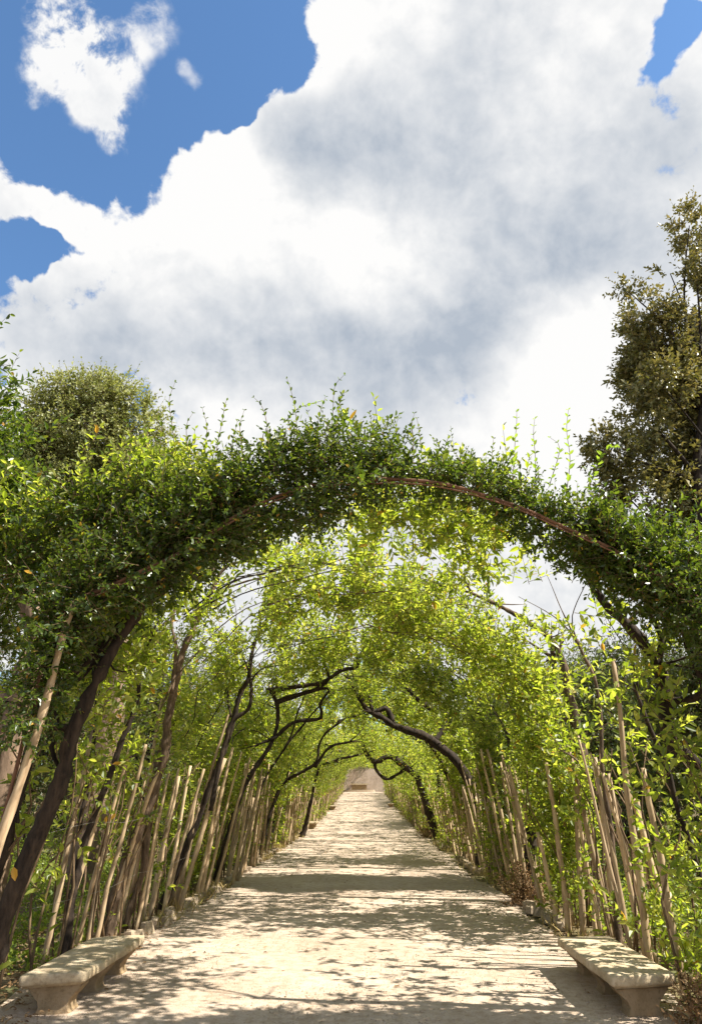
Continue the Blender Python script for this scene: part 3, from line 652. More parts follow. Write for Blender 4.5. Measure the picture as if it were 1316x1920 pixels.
# rows of trunks: (distance, label, list of stems as [pixels], stem distance, radii)
def stem(pts, Y, r0, r1, wob=.02, Y1=None):
    Y1 = Y if Y1 is None else Y1
    k = len(pts); return [at(x, y, Y + (Y1 - Y) * i_ / (k - 1)) for i_, (x, y) in enumerate(pts)], np.linspace(r0, r1, k), wob
trees = [
 ('L', 6.7, 'dark laurel tree leaning in from the left edge, two bare stems under the first hoop', [
   stem([(-75, 1900), (5, 1745), (38, 1650), (97, 1500), (142, 1370), (192, 1250), (268, 1130), (330, 1052), (400, 985), (470, 935)], 6.6, .088, .03),
   stem([(-40, 1740), (20, 1560), (45, 1440), (75, 1350), (112, 1290), (192, 1212), (262, 1130), (345, 1060)], 6.9, .06, .03),
   stem([(112, 1440), (98, 1400), (112, 1365), (98, 1330), (114, 1300), (160, 1260), (190, 1215)], 6.7, .02, .02),
   stem([(265, 1130), (300, 1110), (345, 1050), (365, 1010), (372, 985)], 6.75, .055, .03), stem([(75, 1350), (95, 1230), (110, 1190), (160, 1150), (220, 1105)], 6.5, .03, .02), stem([(180, 1255), (180, 1170), (182, 1110), (170, 1050)], 7.2, .05, .03)]),
 ('L', 8.6, 'thin laurel tree with grey stem, second in the left row behind the first stakes', [
   stem([(165, 1800), (180, 1600), (215, 1430), (255, 1320), (262, 1250), (290, 1180)], 9.0, .045, .02), stem([(150, 1560), (175, 1400), (182, 1310)], 9.2, .03, .015)]),
 ('L', 10.6, 'knotty laurel trunk rising behind left stakes and forking high, third in the left row', [
   stem([(238, 1755), (262, 1640), (292, 1480), (322, 1330), (337, 1240), (367, 1170), (402, 1095), (395, 1040), (388, 1010)], 10.6, .07, .035, .03),
   stem([(322, 1300), (330, 1215), (322, 1165), (338, 1115), (340, 1080)], 10.5, .028, .018), stem([(402, 1095), (430, 1060), (480, 1050), (560, 1035)], 10.6, .03, .012), stem([(235, 1740), (270, 1620), (285, 1500), (300, 1400)], 11.2, .05, .04), stem([(380, 1140), (420, 1105), (470, 1090), (540, 1080), (600, 1100)], 10.4, .018, .008)]),
 ('L', 13.2, 'laurel tree with pale elbowed stem above a bundle of stakes, fourth in the left row', [
   stem([(330, 1690), (378, 1560), (420, 1410), (447, 1310), (466, 1270), (472, 1230), (482, 1195), (510, 1150), (545, 1110)], 13.2, .055, .03, .02),
   stem([(395, 1520), (428, 1370), (465, 1330), (472, 1300), (468, 1272)], 13.0, .04, .03), stem([(432, 1345), (426, 1230), (440, 1190)], 13.4, .025, .015), stem([(480, 1195), (560, 1130), (640, 1095), (720, 1080)], 13.2, .02, .008)]),
 ('L', 16.5, 'laurel with a heavy dark limb reaching over the walk from the left row', [
   stem([(440, 1655), (478, 1480), (512, 1390), (520, 1330), (512, 1300)], 16.5, .055, .045, .03),
   stem([(498, 1296), (560, 1288), (602, 1280), (640, 1258), (672, 1250), (668, 1225)], 16.4, .06, .03, .03), stem([(612, 1280), (610, 1240), (620, 1205)], 16.4, .04, .025), stem([(615, 1290), (600, 1320), (602, 1345), (550, 1355), (515, 1385)], 16.5, .03, .045, .02)]),
 ('L', 19.5, 'slim laurel in the left row behind the tree with the heavy limb', [stem([(470, 1640), (500, 1500), (535, 1400), (560, 1330), (580, 1290)], 19.5, .035, .02, .04), stem([(530, 1410), (575, 1350), (625, 1300)], 19.5, .03, .02, .03)]),
 ('L', 23.0, 'laurel trunk curving over in the left row, just where the shadows turn dense', [stem([(512, 1600), (540, 1480), (590, 1430), (600, 1390), (640, 1350), (680, 1340)], 23., .05, .03, .06), stem([(592, 1440), (620, 1400), (660, 1390)], 23, .05, .03, .04)]),
 ('L', 27.0, 'laurel with a knotty dark limb meeting the right row overhead, deep along the left row', [stem([(528, 1590), (545, 1470), (560, 1400), (590, 1368), (640, 1350), (692, 1345), (732, 1362), (760, 1350)], 27, .075, .03, .05)]),
 ('L', 34.0, 'low bent laurel limb crossing the walk where the tunnel narrows, left row', [stem([(565, 1570), (585, 1500), (600, 1440), (640, 1424), (690, 1408), (735, 1392)], 34, .085, .03, .06)]),
 ('R', 7.2, 'dark laurel tree at the right edge, forked stem bending left below the first hoop', [
   stem([(1480, 1800), (1390, 1530), (1316, 1440), (1253, 1387), (1246, 1322), (1231, 1246), (1173, 1170), (1131, 1130), (1100, 1075), (1072, 1040)], 7.2, .09, .03, .012),
   stem([(1234, 1240), (1238, 1195), (1212, 1150), (1200, 1100)], 7.2, .035, .02), stem([(1330, 1700), (1283, 1552), (1243, 1427), (1205, 1330), (1190, 1285)], 7.6, .03, .015), stem([(1316, 1300), (1300, 1240), (1285, 1200), (1280, 1150)], 6.9, .035, .02)]),
 ('R', 9.8, 'thin leafy laurel behind the near right bench, second in the right row', [stem([(1160, 1790), (1150, 1600), (1130, 1450), (1120, 1300), (1080, 1200)], 10.2, .04, .02), stem([(1140, 1540), (1090, 1440), (1050, 1400)], 10.2, .018, .01)]),
 ('R', 12.0, 'rough-barked laurel trunk with a knobbed fork, third in the right row', [
   stem([(1118, 1765), (1104, 1600), (1092, 1420), (1078, 1350), (1063, 1284), (1050, 1232), (1030, 1195), (985, 1165), (930, 1132), (880, 1110)], 12., .10, .025, .02),
   stem([(1032, 1340), (1034, 1270), (1040, 1228)], 12.1, .055, .06), stem([(880, 1110), (840, 1100), (790, 1095)], 12, .02, .01), stem([(1078, 1450), (1000, 1320), (965, 1255), (940, 1220), (880, 1160)], 12.3, .02, .01)]),
 ('R', 14.2, 'laurel with one thick level limb reaching left against the sky gap', [
   stem([(985, 1690), (1000, 1500), (1012, 1360), (1010, 1280), (990, 1237), (965, 1226), (940, 1202), (905, 1188), (870, 1192), (835, 1200), (790, 1180), (770, 1160)], 14.2, .10, .045, .02), stem([(870, 1192), (830, 1175), (800, 1150)], 14.2, .035, .02)]),
 ('R', 17.2, 'laurel hidden in dense leaves of the right row beyond the level limb', [stem([(925, 1670), (930, 1500), (920, 1380), (880, 1310), (840, 1270), (790, 1240)], 17.2, .07, .03, .04)]),
 ('R', 20.0, 'old laurel with gnarled black limb and cut stump over the right of the walk', [
   stem([(880, 1640), (875, 1520), (862, 1440), (835, 1408), (805, 1385), (772, 1372), (737, 1360), (718, 1345), (690, 1330), (672, 1302), (662, 1282)], 20., .15, .06, .035),
   stem([(740, 1362), (724, 1328), (700, 1335), (690, 1290)], 20., .09, .04, .02), stem([(842, 1345), (810, 1330), (772, 1300), (747, 1268), (735, 1250)], 20.3, .09, .05, .02)]),
 ('R', 23.5, 'laurel tree in the right row just past the gnarled limb', [stem([(850, 1610), (840, 1500), (820, 1420), (790, 1380), (750, 1345)], 23.5, .08, .04, .05), stem([(842, 1490), (850, 1410), (838, 1332), (800, 1310), (762, 1280), (736, 1256), (700, 1250), (668, 1262), (640, 1250)], 24, .10, .025, .05), stem([(762, 1282), (752, 1250), (720, 1225), (690, 1215)], 24, .05, .02, .04)]),
 ('R', 31.0, 'bare curved trunk crossing the light deep in the right row', [
   stem([(828, 1600), (805, 1530), (790, 1480), (780, 1455), (757, 1437), (730, 1420), (702, 1428), (682, 1402), (668, 1350), (665, 1320)], 31., .17, .07, .04), stem([(702, 1428), (706, 1446), (725, 1460), (746, 1452)], 31., .07, .06, .02)]),
]
near_tree = {}
for sd, Y, lab, stems in trees:
    base = np.array(stems[0][0][0]); base = np.array([base[0], base[1], float(gz(base[0], base[1]))])
    t_ = thing('laurel_tree', lab, 'tree', base, 'laurel trees of the tunnel')
    mb = MB()
    for k, (P, R, wob) in enumerate(stems):
        P = np.array(P)
        if sd == 'L' and 8 < Y < 16 and k == 0: P[:, 0] += -.28 * np.clip((1.9 - P[:, 2]) / 1.2, 0, 1)
        if Y >= 16 and Y < 30: P[:, 0] += (-.45 if sd == 'L' else .40) * np.clip((2.6 - P[:, 2]) / 1.2, 0, 1)
        if k == 0: P[0, 2] = base[2] - .1
        sides = 14 if Y < 14 else 9
        if k == 0: main = catmull(P, np.zeros(len(P)), .05)[0]; mainr = R
        elif np.min(np.linalg.norm(main - P[0], axis=1)) > (.06 if P[0][2] < 1 else .3):      # side stems spring from the main one, or from the ground at its foot
            if P[0][2] < 1.0: P = np.vstack([[P[0][0] + (-.03 if sd == 'L' else .03), P[0][1], base[2] - .08], P]) if P[0][2] > .15 else P
            else:
                lowr = main[main[:, 2] < P[0][2] - .05]; lowr = lowr if len(lowr) else main[:1]
                P = np.vstack([lowr[np.argmin(np.linalg.norm(lowr - P[0], axis=1))], P])
            R = np.concatenate([[R[0] * 1.1] * (len(P) - len(R)), R])
        tip = P[-1]; g0 = nrm((P[-1] - P[-2])[None])[0]
        for q in range(3 if R[0] > .03 else 1):       # the limb ends in twigs rather than in a stump
            d_ = nrm((g0 + rng.normal(0, .45, 3) + np.array([0, 0, .15]))[None])[0]; l_ = random.uniform(.5, 1.1)
            tube(mb, [P[-1] - g0 * .08, tip + d_ * l_ * .4 + rng.normal(0, .05, 3), tip + d_ * l_ + rng.normal(0, .12, 3)], [R[-1] * .75, R[-1] * .4, .004], 5, .12, .02, .05)
        for q in range(4 if R[0] > .05 else 0):       # side twigs
            a_ = P[random.randrange(len(P) // 2, len(P))]; d_ = rng.normal(0, 1, 3) * [1, .8, .6] + [0, 0, .5]; d_ = d_ / np.linalg.norm(d_); l_ = random.uniform(.4, 1.0)
            tube(mb, [a_, a_ + d_ * l_ * .5 + rng.normal(0, .06, 3), a_ + d_ * l_], [.016, .010, .004], 5, .12, .02, .05)
        tube(mb, P, np.asarray(R) * (1 if k else np.concatenate([[1.35], np.ones(len(R) - 1)])), sides, .07 if Y < 14 else .12, wob, .08)
    for q in range(5 if (Y < 24 and not (sd == 'L' and Y < 8)) else 0):
        k_ = 9; f0 = random.uniform(.60, .80); f1 = f0 - random.uniform(.18, .34)
        if sd == 'R': f0, f1 = 1 - f0, 1 - f1
        if sd == 'R' and Y < 11: continue
        B, _n = shell(S_LEN * np.linspace(f0, f1, k_), np.full(k_, random.uniform(-.05, .25)) + rng.normal(0, .05, k_), Y + random.gauss(0, .5) + rng.normal(0, .10, k_).cumsum())
        tube(mb, B, np.linspace(random.uniform(.006, .015), .003, k_), 5, .2, .02, .05)
    mb.build('trunk', M_BARK2 if 9 < Y < 13 else M_BARK, t_)
    near_tree[(sd, Y)] = t_
    if Y > 26:
        mb = MB(); q_ = main[main[:, 2] > 1.6 + float(slope(Y))]; q_ = q_[rng.integers(0, len(q_), 170)] + rng.normal(0, .28, (170, 3)) + np.array([0, 0, .3])
        sprigs(mb, q_, rng.normal(0, .6, q_.shape) + np.array([0, 0, .4]), rng.uniform(.25, .5, 170), 8, .14, .07, False, .005)
        o = mb.build('crown', [M_LAUREL, M_TWIG], t_); o['kind'] = 'stuff'
# leaves of the near tunnel, generated over the whole shell and handed to the tree they grow on
def density(s, Y, P):
    f = s / S_LEN
    d = np.interp(f, [0, .05, .14, .24, .32, .42, .50, .58, .68, .78, .86, .94, 1.], [.35, .6, .9, .9, .75, .7, .8, .75, .55, .62, .45, .2, .2])
    right = f < .5
    roofR = (f > .24) & (f < .50)
    k1 = np.interp(Y, [6, 7.5, 10, 11.5, 13, 14.8, 16.2, 20, 21.5, 24], [.06, .06, .16, .85, .95, .9, .8, .8, .75, .75])
    k2 = np.interp(Y, [6, 7.5, 9, 11, 13, 15, 16.2, 20, 21.5, 24], [.4, 1.0, 1.5, 1.5, 1.25, 1.1, .9, .9, .9, .9])
    d = d * np.interp(f, [.40, .45, .64, .72], [1, .9, .75, 1.])
    d = np.where(roofR, d * np.where(f < .37, k1, k2), d)
    low = (f < .24)
    d = np.where(low, d * np.interp(Y, [7, 9, 13, 15, 20], [.75, .55, .6, .75, .8]) * np.where((f > .05) & (Y < 9.6), .32, 1.), d)
    d = np.where((~right) & (f < .66), d * np.interp(Y, [6.5, 8, 11, 14, 20], [.45, .6, .65, .8, 1.]), d)
    d = np.where((f > .63) & (f < .86), d * np.interp(Y, [7, 9, 14, 17], [.9, .85, .75, .95]), d)
    d = np.where(f > .76, d * np.interp(Y, [7, 8, 13, 15], [1, .6, .65, 1.]), d)
    d = np.where((f > .80) & (Y > 14), d + .25, d)
    return d
Ls = [t[1] for t in trees if t[0] == 'L' and t[1] < 26]; Rs = [t[1] for t in trees if t[0] == 'R']
n = int(190 * S_LEN * (24.8 - 6.6))
s = rng.uniform(.15, S_LEN - .15, n); Y = rng.uniform(6.6, 24.8, n)
off = np.where(s < S_LEN * .22, rng.normal(.02, .16, n), rng.gamma(2.2, .17, n) - .12) - np.clip((Y - 13) / 8, 0, 1) * .75 * rng.random(n) ** 2.2 * ((s > S_LEN * .25) & (s < S_LEN * .88))
P, NN = shell(s, off, Y)
p_keep = density(s, Y, P) * np.clip(.62 + 2.3 * clump(P, .8) + .5 * clump(P + 40, 1.9), 0, 3.0) * .62
ok = rng.random(n) < p_keep
P, NN, s, Y = P[ok], NN[ok], s[ok], Y[ok]
n = len(P)
Dr = NN * rng.uniform(-.25, 1., (n, 1)) + np.array([0, 0, .45]) + rng.normal(0, .5, (n, 3)) - np.array([0, .1, 0])
sideR = P[:, 0] > PX
hedge = (P[:, 2] - slope(Y)) < np.where(sideR, 2.55, 2.35)
def cell(arr, Yv): return np.argmin(np.abs(np.asarray(arr)[None] - Yv[:, None]), 1)
def leaf_block(mb, sel, far, g=rng):
    if far: sprigs(mb, P[sel], Dr[sel], rng.uniform(.25, .5, sel.sum()), 9, .132, .066, False, .004)
    else: sprigs(mb, P[sel], Dr[sel], rng.uniform(.22, .46, sel.sum()), 9, .122, .055, True, .004)
for sd, arr, msk in (('L', Ls, ~sideR), ('R', [q for q in Rs if q < 28], sideR)):
    ci = cell(arr, Y)
    for k, Yt in enumerate(arr):
        sel = msk & ~hedge & (ci == k)
        mb = MB(); leaf_block(mb, sel, Yt > 15)
        o = mb.build('crown', [M_LAUREL, M_TWIG], near_tree[(sd, Yt)]); o['kind'] = 'stuff'
# hedge shrubs woven through the stakes
ordn = ['first', 'second', 'third', 'fourth', 'fifth', 'sixth', 'seventh', 'eighth', 'ninth']
shrub_src = {'L': [], 'R': []}
edges = np.array([6.6, 8.4, 10.2, 12.0, 14.0, 16.2, 18.5, 21.0, 24.8])
for sd, msk in (('L', ~sideR), ('R', sideR)):
    for k in range(len(edges) - 1):
        sel = msk & hedge & (Y >= edges[k]) & (Y < edges[k + 1])
        yc = (edges[k] + edges[k + 1]) / 2; bx = (3.2 if sd == 'R' else -3.4)
        t_ = thing('laurel_shrub', '%s leafy laurel shrub from the near end, growing through the %s row of stakes' % (ordn[k], 'right' if sd == 'R' else 'left'), 'shrub', (bx, yc, float(gz(bx, yc))), 'laurel shrubs woven through the stakes')
        mb = MB(); leaf_block(mb, sel, yc > 15); o = mb.build('foliage', [M_LAUREL, M_TWIG], t_); o['kind'] = 'stuff'
        mb = MB()
        for q in range(7):
            y_ = random.uniform(edges[k], edges[k + 1]); x_ = bx + random.gauss(0, .12); z_ = float(gz(x_, y_))
            tube(mb, [(x_, y_, z_ - .05), (x_ + random.gauss(0, .1), y_ + random.gauss(0, .15), z_ + .8), (x_ * .97 + random.gauss(0, .15), y_ + random.gauss(0, .3), z_ + 1.6), (x_ * .93 + random.gauss(0, .15), y_ + random.gauss(0, .4), z_ + 2.3)], [.016, .013, .01, .005], 5, .3, .03)
        mb.build('stem', M_TWIG, t_)
        shrub_src[sd].append(t_)
# large leaves of the tree at the left edge, tall beside the hoop
mb = MB(); n = 2300
P2 = np.array([-4.4, 7.0, 5.2]) + rng.normal(0, 1, (n, 3)) * np.array([.5, .45, .75]); P2 = P2[(clump(P2, .5) > -.4) & (P2[:, 0] < -3.2 - .85 * np.clip(P2[:, 2] - 4.3, 0, 1.1)) & (P2[:, 2] < 6.5)]
sprigs(mb, P2, rng.normal(0, .6, P2.shape) + np.array([.1, -.2, .5]), rng.uniform(.2, .4, len(P2)), 8, .11, .05, True)
LT = thing('laurel_tree', 'tall dark laurel with large glossy leaves at the left border, above the hoop', 'tree', (-4.3, 7.2, .1), 'laurel trees of the tunnel')
o = mb.build('crown', [M_VINE_SHADED_LAUREL, M_TWIG], LT); o['kind'] = 'stuff'
mb = MB(); tube(mb, [(-4.3, 7.2, 0), (-4.35, 7.15, 1.8), (-4.4, 7.1, 3.5), (-4.45, 7, 5.0), (-4.5, 6.9, 5.8)], [.09, .075, .06, .04, .015], 9, .2, .02, .04)
tube(mb, [(-4.1, 7.1, 3.4), (-3.7, 6.8, 4.3), (-3.4, 6.7, 5.0)], [.035, .025, .01], 7, .2, .02); tube(mb, [(-4.05, 7.05, 4.2), (-4.3, 6.7, 5.2), (-4.4, 6.6, 6)], [.035, .025, .01], 7, .2, .02)
mb.build('trunk', M_BARK, LT)
# dense dark leaves behind the left half of the first hoop, part of the first left tree
def mass(sd, n, xs, zlo, zhi, y0, y1, owner, mt, ll, thr, sc_):
    mb = MB()
    P2 = np.stack([rng.uniform(xs[0], xs[-1], n), rng.uniform(y0, y1, n), rng.uniform(0, 1, n)], 1)
    zl = np.interp(P2[:, 0], xs, zlo); zh = np.interp(P2[:, 0], xs, zhi)
    edge = P2[:, 2].copy(); P2[:, 2] = zl + (zh - zl) * P2[:, 2]
    P2 = P2[clump(P2, sc_) - .7 * np.abs(edge - .5) ** 2 * 4 > rng.normal(thr, .15, n)]
    sprigs(mb, P2, rng.normal(0, .6, P2.shape) + np.array([.1, -.1, .5]), rng.uniform(.2, .42, len(P2)), 9, ll, ll * .46, True)
    o = mb.build('upper_crown', [mt, M_TWIG], near_tree[owner]); o['kind'] = 'stuff'
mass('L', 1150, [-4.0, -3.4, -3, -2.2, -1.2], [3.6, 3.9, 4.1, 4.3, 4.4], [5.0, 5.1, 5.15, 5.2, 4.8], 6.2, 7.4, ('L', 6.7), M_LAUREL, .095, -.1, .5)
mass('L', 2500, [-4.0, -3.4, -3, -2.2, -1.2], [3.05, 3.35, 3.65, 3.95, 4.25], [4.45, 4.5, 4.6, 4.85, 4.8], 6.15, 7.3, ('L', 6.7), M_VINE_SHADED_LAUREL, .088, .0, .55)  # shade put into these laurel leaves by using the darker leaf colour
mass('R', 2700, [2.2, 2.6, 3.0, 3.5, 4.3], [3.9, 3.4, 2.9, 2.5, 2.3], [4.25, 4.4, 4.45, 4.4, 4.3], 6.1, 6.8, ('R', 7.2), M_VINE_SHADED_LAUREL, .088, -.02, .5)
# a few yellowed leaves one can pick out
def yellow(x, y, Y, s, parent):
    mb = MB(); p = at(x, y, Y)
    leaves(mb, p[None], np.array([[random.gauss(0, .4), 0, -1]]), np.array([[random.gauss(0, .4), -1, .2]]), np.array([s]), np.array([s * .5]))
    mb.build('yellow_leaf', M_YEL, parent)
M_YEL = leaf_mat('yellow_leaf', [(0, (.45, .24, .03)), (1, (.5, .27, .03))], [(0, (.7, .4, .04)), (1, (.75, .45, .05))], .45)
for (x, y, Y, s, pr) in ((26, 1625, 6.3, .11, ('L', 6.7)), (1280, 1030, 6.6, .12, ('R', 7.2)), (1262, 1095, 6.7, .11, ('R', 7.2)), (1266, 1150, 6.8, .09, ('R', 7.2)), (1232, 1000, 6.7, .07, ('R', 7.2)), (1128, 1205, 7.4, .09, ('R', 7.2)), (200, 1530, 9.0, .08, ('L', 8.6)), (218, 1525, 9.0, .09, ('L', 8.6)), (985, 1195, 11.6, .12, ('R', 12.0)), (1110, 1660, 9.7, .09, ('R', 9.8))):
    yellow(x, y, Y, s, near_tree[pr])

# ------------------------------------------------------------------ deeper tunnel: four kinds of laurel, copied down both rows
def far_tree(seed):
    g_ = np.random.default_rng(seed)
    t_ = thing('laurel_tree', '', 'tree', (-3.25, 0, 0), 'laurel trees of the tunnel')
    mb = MB()
    def arc(f0, f1, k, inn=.25):
        ss = S_LEN * np.linspace(f0, f1, k); p, _ = shell(ss, np.full(k, -inn) + g_.normal(0, .15, k), g_.normal(0, .12, k).cumsum()); p[:, 2] -= float(slope(0)); return p
    A = arc(.985, g_.uniform(.54, .74), 8, -.02); A[0] = (-3.25, 0, -.1)
    tube(mb, A, np.linspace(.13, .05, 8), 8, .25, .05, .06, 0, g_)
    for q in range(int(g_.integers(0, 3))):
        k = g_.integers(3, 6); B = np.stack([A[k], A[k] + [g_.uniform(.2, .6), g_.normal(0, .5), g_.uniform(-.1, .5)], A[k] + [g_.uniform(.8, 1.5), g_.normal(0, .9), g_.uniform(0, .8)]])
        tube(mb, B, [.05, .04, .02], 6, .25, .05, .05, 0, g_)
    mb.build('trunk', M_BARK, t_)
    mb = MB(); n = 1150
    s = g_.uniform(S_LEN * .44, S_LEN, n); Yl = g_.normal(0, 1.05, n)
    f = s / S_LEN
    P, NN = shell(s, np.where(f > .82, g_.normal(.0, .2, n), g_.gamma(2.2, .2, n) - .12) - .75 * g_.random(n) ** 2 * (np.sin(f * np.pi) > .5), Yl); P[:, 2] -= slope(Yl)
    ok = g_.random(n) < np.interp(f, [.44, .56, .7, .85, .92, 1], [.25, .4, .7, 1.0, 1.25, .8]) * np.clip(.6 + 2.2 * clump(P + seed, .9), 0, 2.6) * .60
    P, NN = P[ok], NN[ok]
    Dr = NN * g_.uniform(-.2, 1, (len(P), 1)) + np.array([0, 0, .4]) + g_.normal(0, .5, P.shape)
    sprigs(mb, P, Dr, g_.uniform(.3, .55, len(P)), 9, .15, .075, False, .005, g=g_)
    o = mb.build('crown', [M_LAUREL, M_TWIG], t_); o['kind'] = 'stuff'
    return t_
srcs = [far_tree(100 + k) for k in range(4)]
used = set(); cnt = {'L': 0, 'R': 0}
for sd in 'LR':
    Yv = 25.6
    while Yv < 103:
        k = random.randrange(4); cnt[sd] += 1
        rowt = 'left' if sd == 'L' else 'right'
        zone = 'middle' if Yv < 55 else 'far'
        lab = 'laurel tree arching over the walk in the %s stretch of the %s row' % (zone, rowt)
        f = random.uniform(.80, 1.04)
        loc = (-3.25 if sd == 'L' else 3.1, Yv, float(slope(Yv))); scl = ((1 if sd == 'L' else -1), random.choice((-1, 1)) * random.uniform(.95, 1.15), f)
        if k not in used:
            used.add(k); o = srcs[k]; o.location = loc; o.scale = scl; o['label'] = lab
        else: o = copy_tree(srcs[k], loc, lab, scl)
        o['group'] = '%s laurels of the %s row' % (zone, rowt)
        Yv += random.uniform(1.9, 2.9) * (1 if Yv < 60 else 1.15)

# ------------------------------------------------------------------ undergrowth either side, dry grass, litter
mb = MB()
def cover(x0, x1, y0, y1, n, hmax, ll, hi):
    X = rng.uniform(x0, x1, n); Yc = rng.uniform(y0, y1, n); h = hmax * np.clip(.45 + .5 * clump(np.stack([X, Yc, 0 * X], 1), 1.1), .08, 1.2) * rng.uniform(.5, 1., n)
    P = np.stack([X, Yc, gz(X, Yc) - .02], 1); D_ = np.stack([rng.normal(0, .35, n), rng.normal(0, .35, n), np.ones(n)], 1)
    sprigs(mb, P, D_, h, 7, ll, ll * .6, hi, .003, up=1.0)
cover(-9.5, -3.5, 8.6, 20, 4200, .62, .075, True)
cover(-14, -3.4, 20, 45, 2600, .9, .13, False)
cover(3.3, 8.5, 7.5, 18, 2600, .75, .075, True)
cover(3.9, 6.8, 7.2, 14, 1300, 1.7, .095, True)
cover(3.2, 13, 18, 45, 2600, 1.0, .13, False)
o = mb.build('undergrowth', [M_COVER, M_TWIG]); tag(o, 'sunlit low green undergrowth on the ground behind both rows of stakes', 'undergrowth', None, 'stuff')
mb = MB(); n = 5200
sg = np.where(rng.random(n) < .6, -1, 1); Yc = 9.5 + rng.gamma(1.6, 14, n)
Xc = np.where(sg < 0, -3.05, 2.85) + rng.normal(0, .14, n); ok = (Yc < 100) & (clump(np.stack([Xc * 0, Yc, sg * 4.], 1), 1.5) > -.1); Xc, Yc = Xc[ok], Yc[ok]; n = len(Xc)
leaves(mb, np.stack([Xc, Yc, gz(Xc, Yc)], 1), np.stack([rng.normal(0, .5, n), rng.normal(0, .5, n), np.full(n, .8)], 1), np.stack([rng.normal(0, 1, n), -np.ones(n), rng.normal(0, .3, n)], 1), rng.uniform(.08, .28, n), rng.uniform(.006, .014, n) * (1 + Yc / 40), False)
o = mb.build('dry_grass', M_STRAW); tag(o, 'straw coloured dry grass tufts along both edges of the walk', 'grass', None, 'stuff')
mb = MB(); n = 5200
Xl = np.concatenate([rng.uniform(-5.2, -2.75, n // 2), rng.uniform(2.55, 5, n // 4), rng.uniform(-3, 2.8, n - n // 2 - n // 4)])
Yl = np.concatenate([6.0 + rng.gamma(1.5, 1.9, n // 2), 6.2 + rng.gamma(1.5, 4, n // 4), 6.2 + rng.gamma(1.3, 9, n - n // 2 - n // 4)])
thin = rng.random(n) < np.where(np.abs(Xl + .1) < 2.7, .22, 1.); Xl, Yl = Xl[thin], Yl[thin]; n = len(Xl)
leaves(mb, np.stack([Xl, Yl, np.maximum(gz(Xl, Yl), slope(Yl) + .012) + rng.uniform(.006, .04, n) * np.where(np.abs(Xl) > 2.7, 1, .3)], 1), np.stack([rng.normal(0, 1, n), rng.normal(0, 1, n), rng.normal(0, .2, n)], 1),
       np.stack([rng.normal(0, .35, n), rng.normal(0, .35, n), np.ones(n)], 1), rng.uniform(.03, .075, n), rng.uniform(.015, .032, n), True)
o = mb.build('leaf_litter', M_DRY); tag(o, 'brown fallen leaves on the ground around the benches and stakes', 'leaves', None, 'stuff')
# dry shrubs at the right edge
def dry_shrub(x, y, r, h, n, label):
    t_ = thing('dry_shrub', label, 'shrub', (x, y, float(gz(x, y))))
    mb = MB(); d = rng.normal(0, 1, (n, 3)); d[:, 2] = np.abs(d[:, 2]) * h / r
    P = np.array(t_.location) + nrm(d) * rng.uniform(.1, 1, (n, 1)) * np.array([r, r, h])
    sprigs(mb, P, d + np.array([0, 0, .6]), rng.uniform(.10, .2, n), 7, .05, .024, True, .003)
    o = mb.build('foliage', [M_DRY, M_TWIG], t_); o['kind'] = 'stuff'
    mb = MB()
    for k in range(8):
        e = rng.normal(0, 1, 3) * [r * .6, r * .6, 0] + [0, 0, h * random.uniform(.6, .95)]
        tube(mb, [t_.location, np.array(t_.location) + e * .5 + rng.normal(0, .03, 3), np.array(t_.location) + e], [.007, .005, .003], 4, .1)
    mb.build('stem', M_TWIG, t_)
dry_shrub(2.92, 6.95, .34, .36, 260, 'withered brown shrub beside the near end of the right bench')
dry_shrub(2.78, 13.9, .42, .62, 300, 'dusty brown shrub at the foot of the right stakes, beyond the bench')
dry_shrub(2.72, 33.5, .55, .8, 220, 'low brown shrub at the right edge, deep along the walk')

# ------------------------------------------------------------------ edging stones
def stone_mesh(seed):
    g_ = np.random.default_rng(seed); mb = MB()
    a = np.arange(6) * np.pi / 3 + g_.normal(0, .12, 6)
    R1 = np.stack([np.cos(a) * .55, np.sin(a) * .5, np.full(6, -.4)], 1); R2 = np.stack([np.cos(a) * .52, np.sin(a) * .5, np.full(6, .32)], 1); R3 = R2 * [.82, .8, 1] + [0, 0, .13]
    V = np.concatenate([R1, R2, R3]) + g_.normal(0, .045, (18, 3)); j = np.arange(6)
    mb.add(V, np.concatenate([np.stack([b_ + j, b_ + (j + 1) % 6, b_ + 6 + (j + 1) % 6, b_ + 6 + j], 1) for b_ in (0, 6)])); mb.face(0, [j + 12])
    return mb.mesh('stone', M_KERB)
st_m = [stone_mesh(k) for k in range(6)]
for sd, x0, runs, lab in (('L', -3.04, [(10.6, 12.6), (13.4, 19.8), (22, 26), (30, 36), (44, 48)], 'broken line of rough edging stones along the left side of the walk'), ('R', 2.82, [(11.6, 14.6), (19, 23), (27, 30)], 'short runs of rough edging stones along the right side of the walk')):
    t_ = thing('stone_edging', lab, 'edging', (x0, runs[0][0], 0))
    for a_, b_ in runs:
        y = a_
        while y < b_:
            L = random.uniform(.16, .34); o = bpy.data.objects.new('stone', random.choice(st_m)); COL.objects.link(o); o.parent = t_
            o.location = (random.gauss(0, .045), y - runs[0][0], float(slope(y)) + random.uniform(.03, .07)); o.scale = (random.uniform(.14, .2), L, random.uniform(.12, .22)); o.rotation_euler = (random.gauss(0, .12), random.gauss(0, .12), random.gauss(0, .25))
            y += L * random.uniform(.85, 1.5)

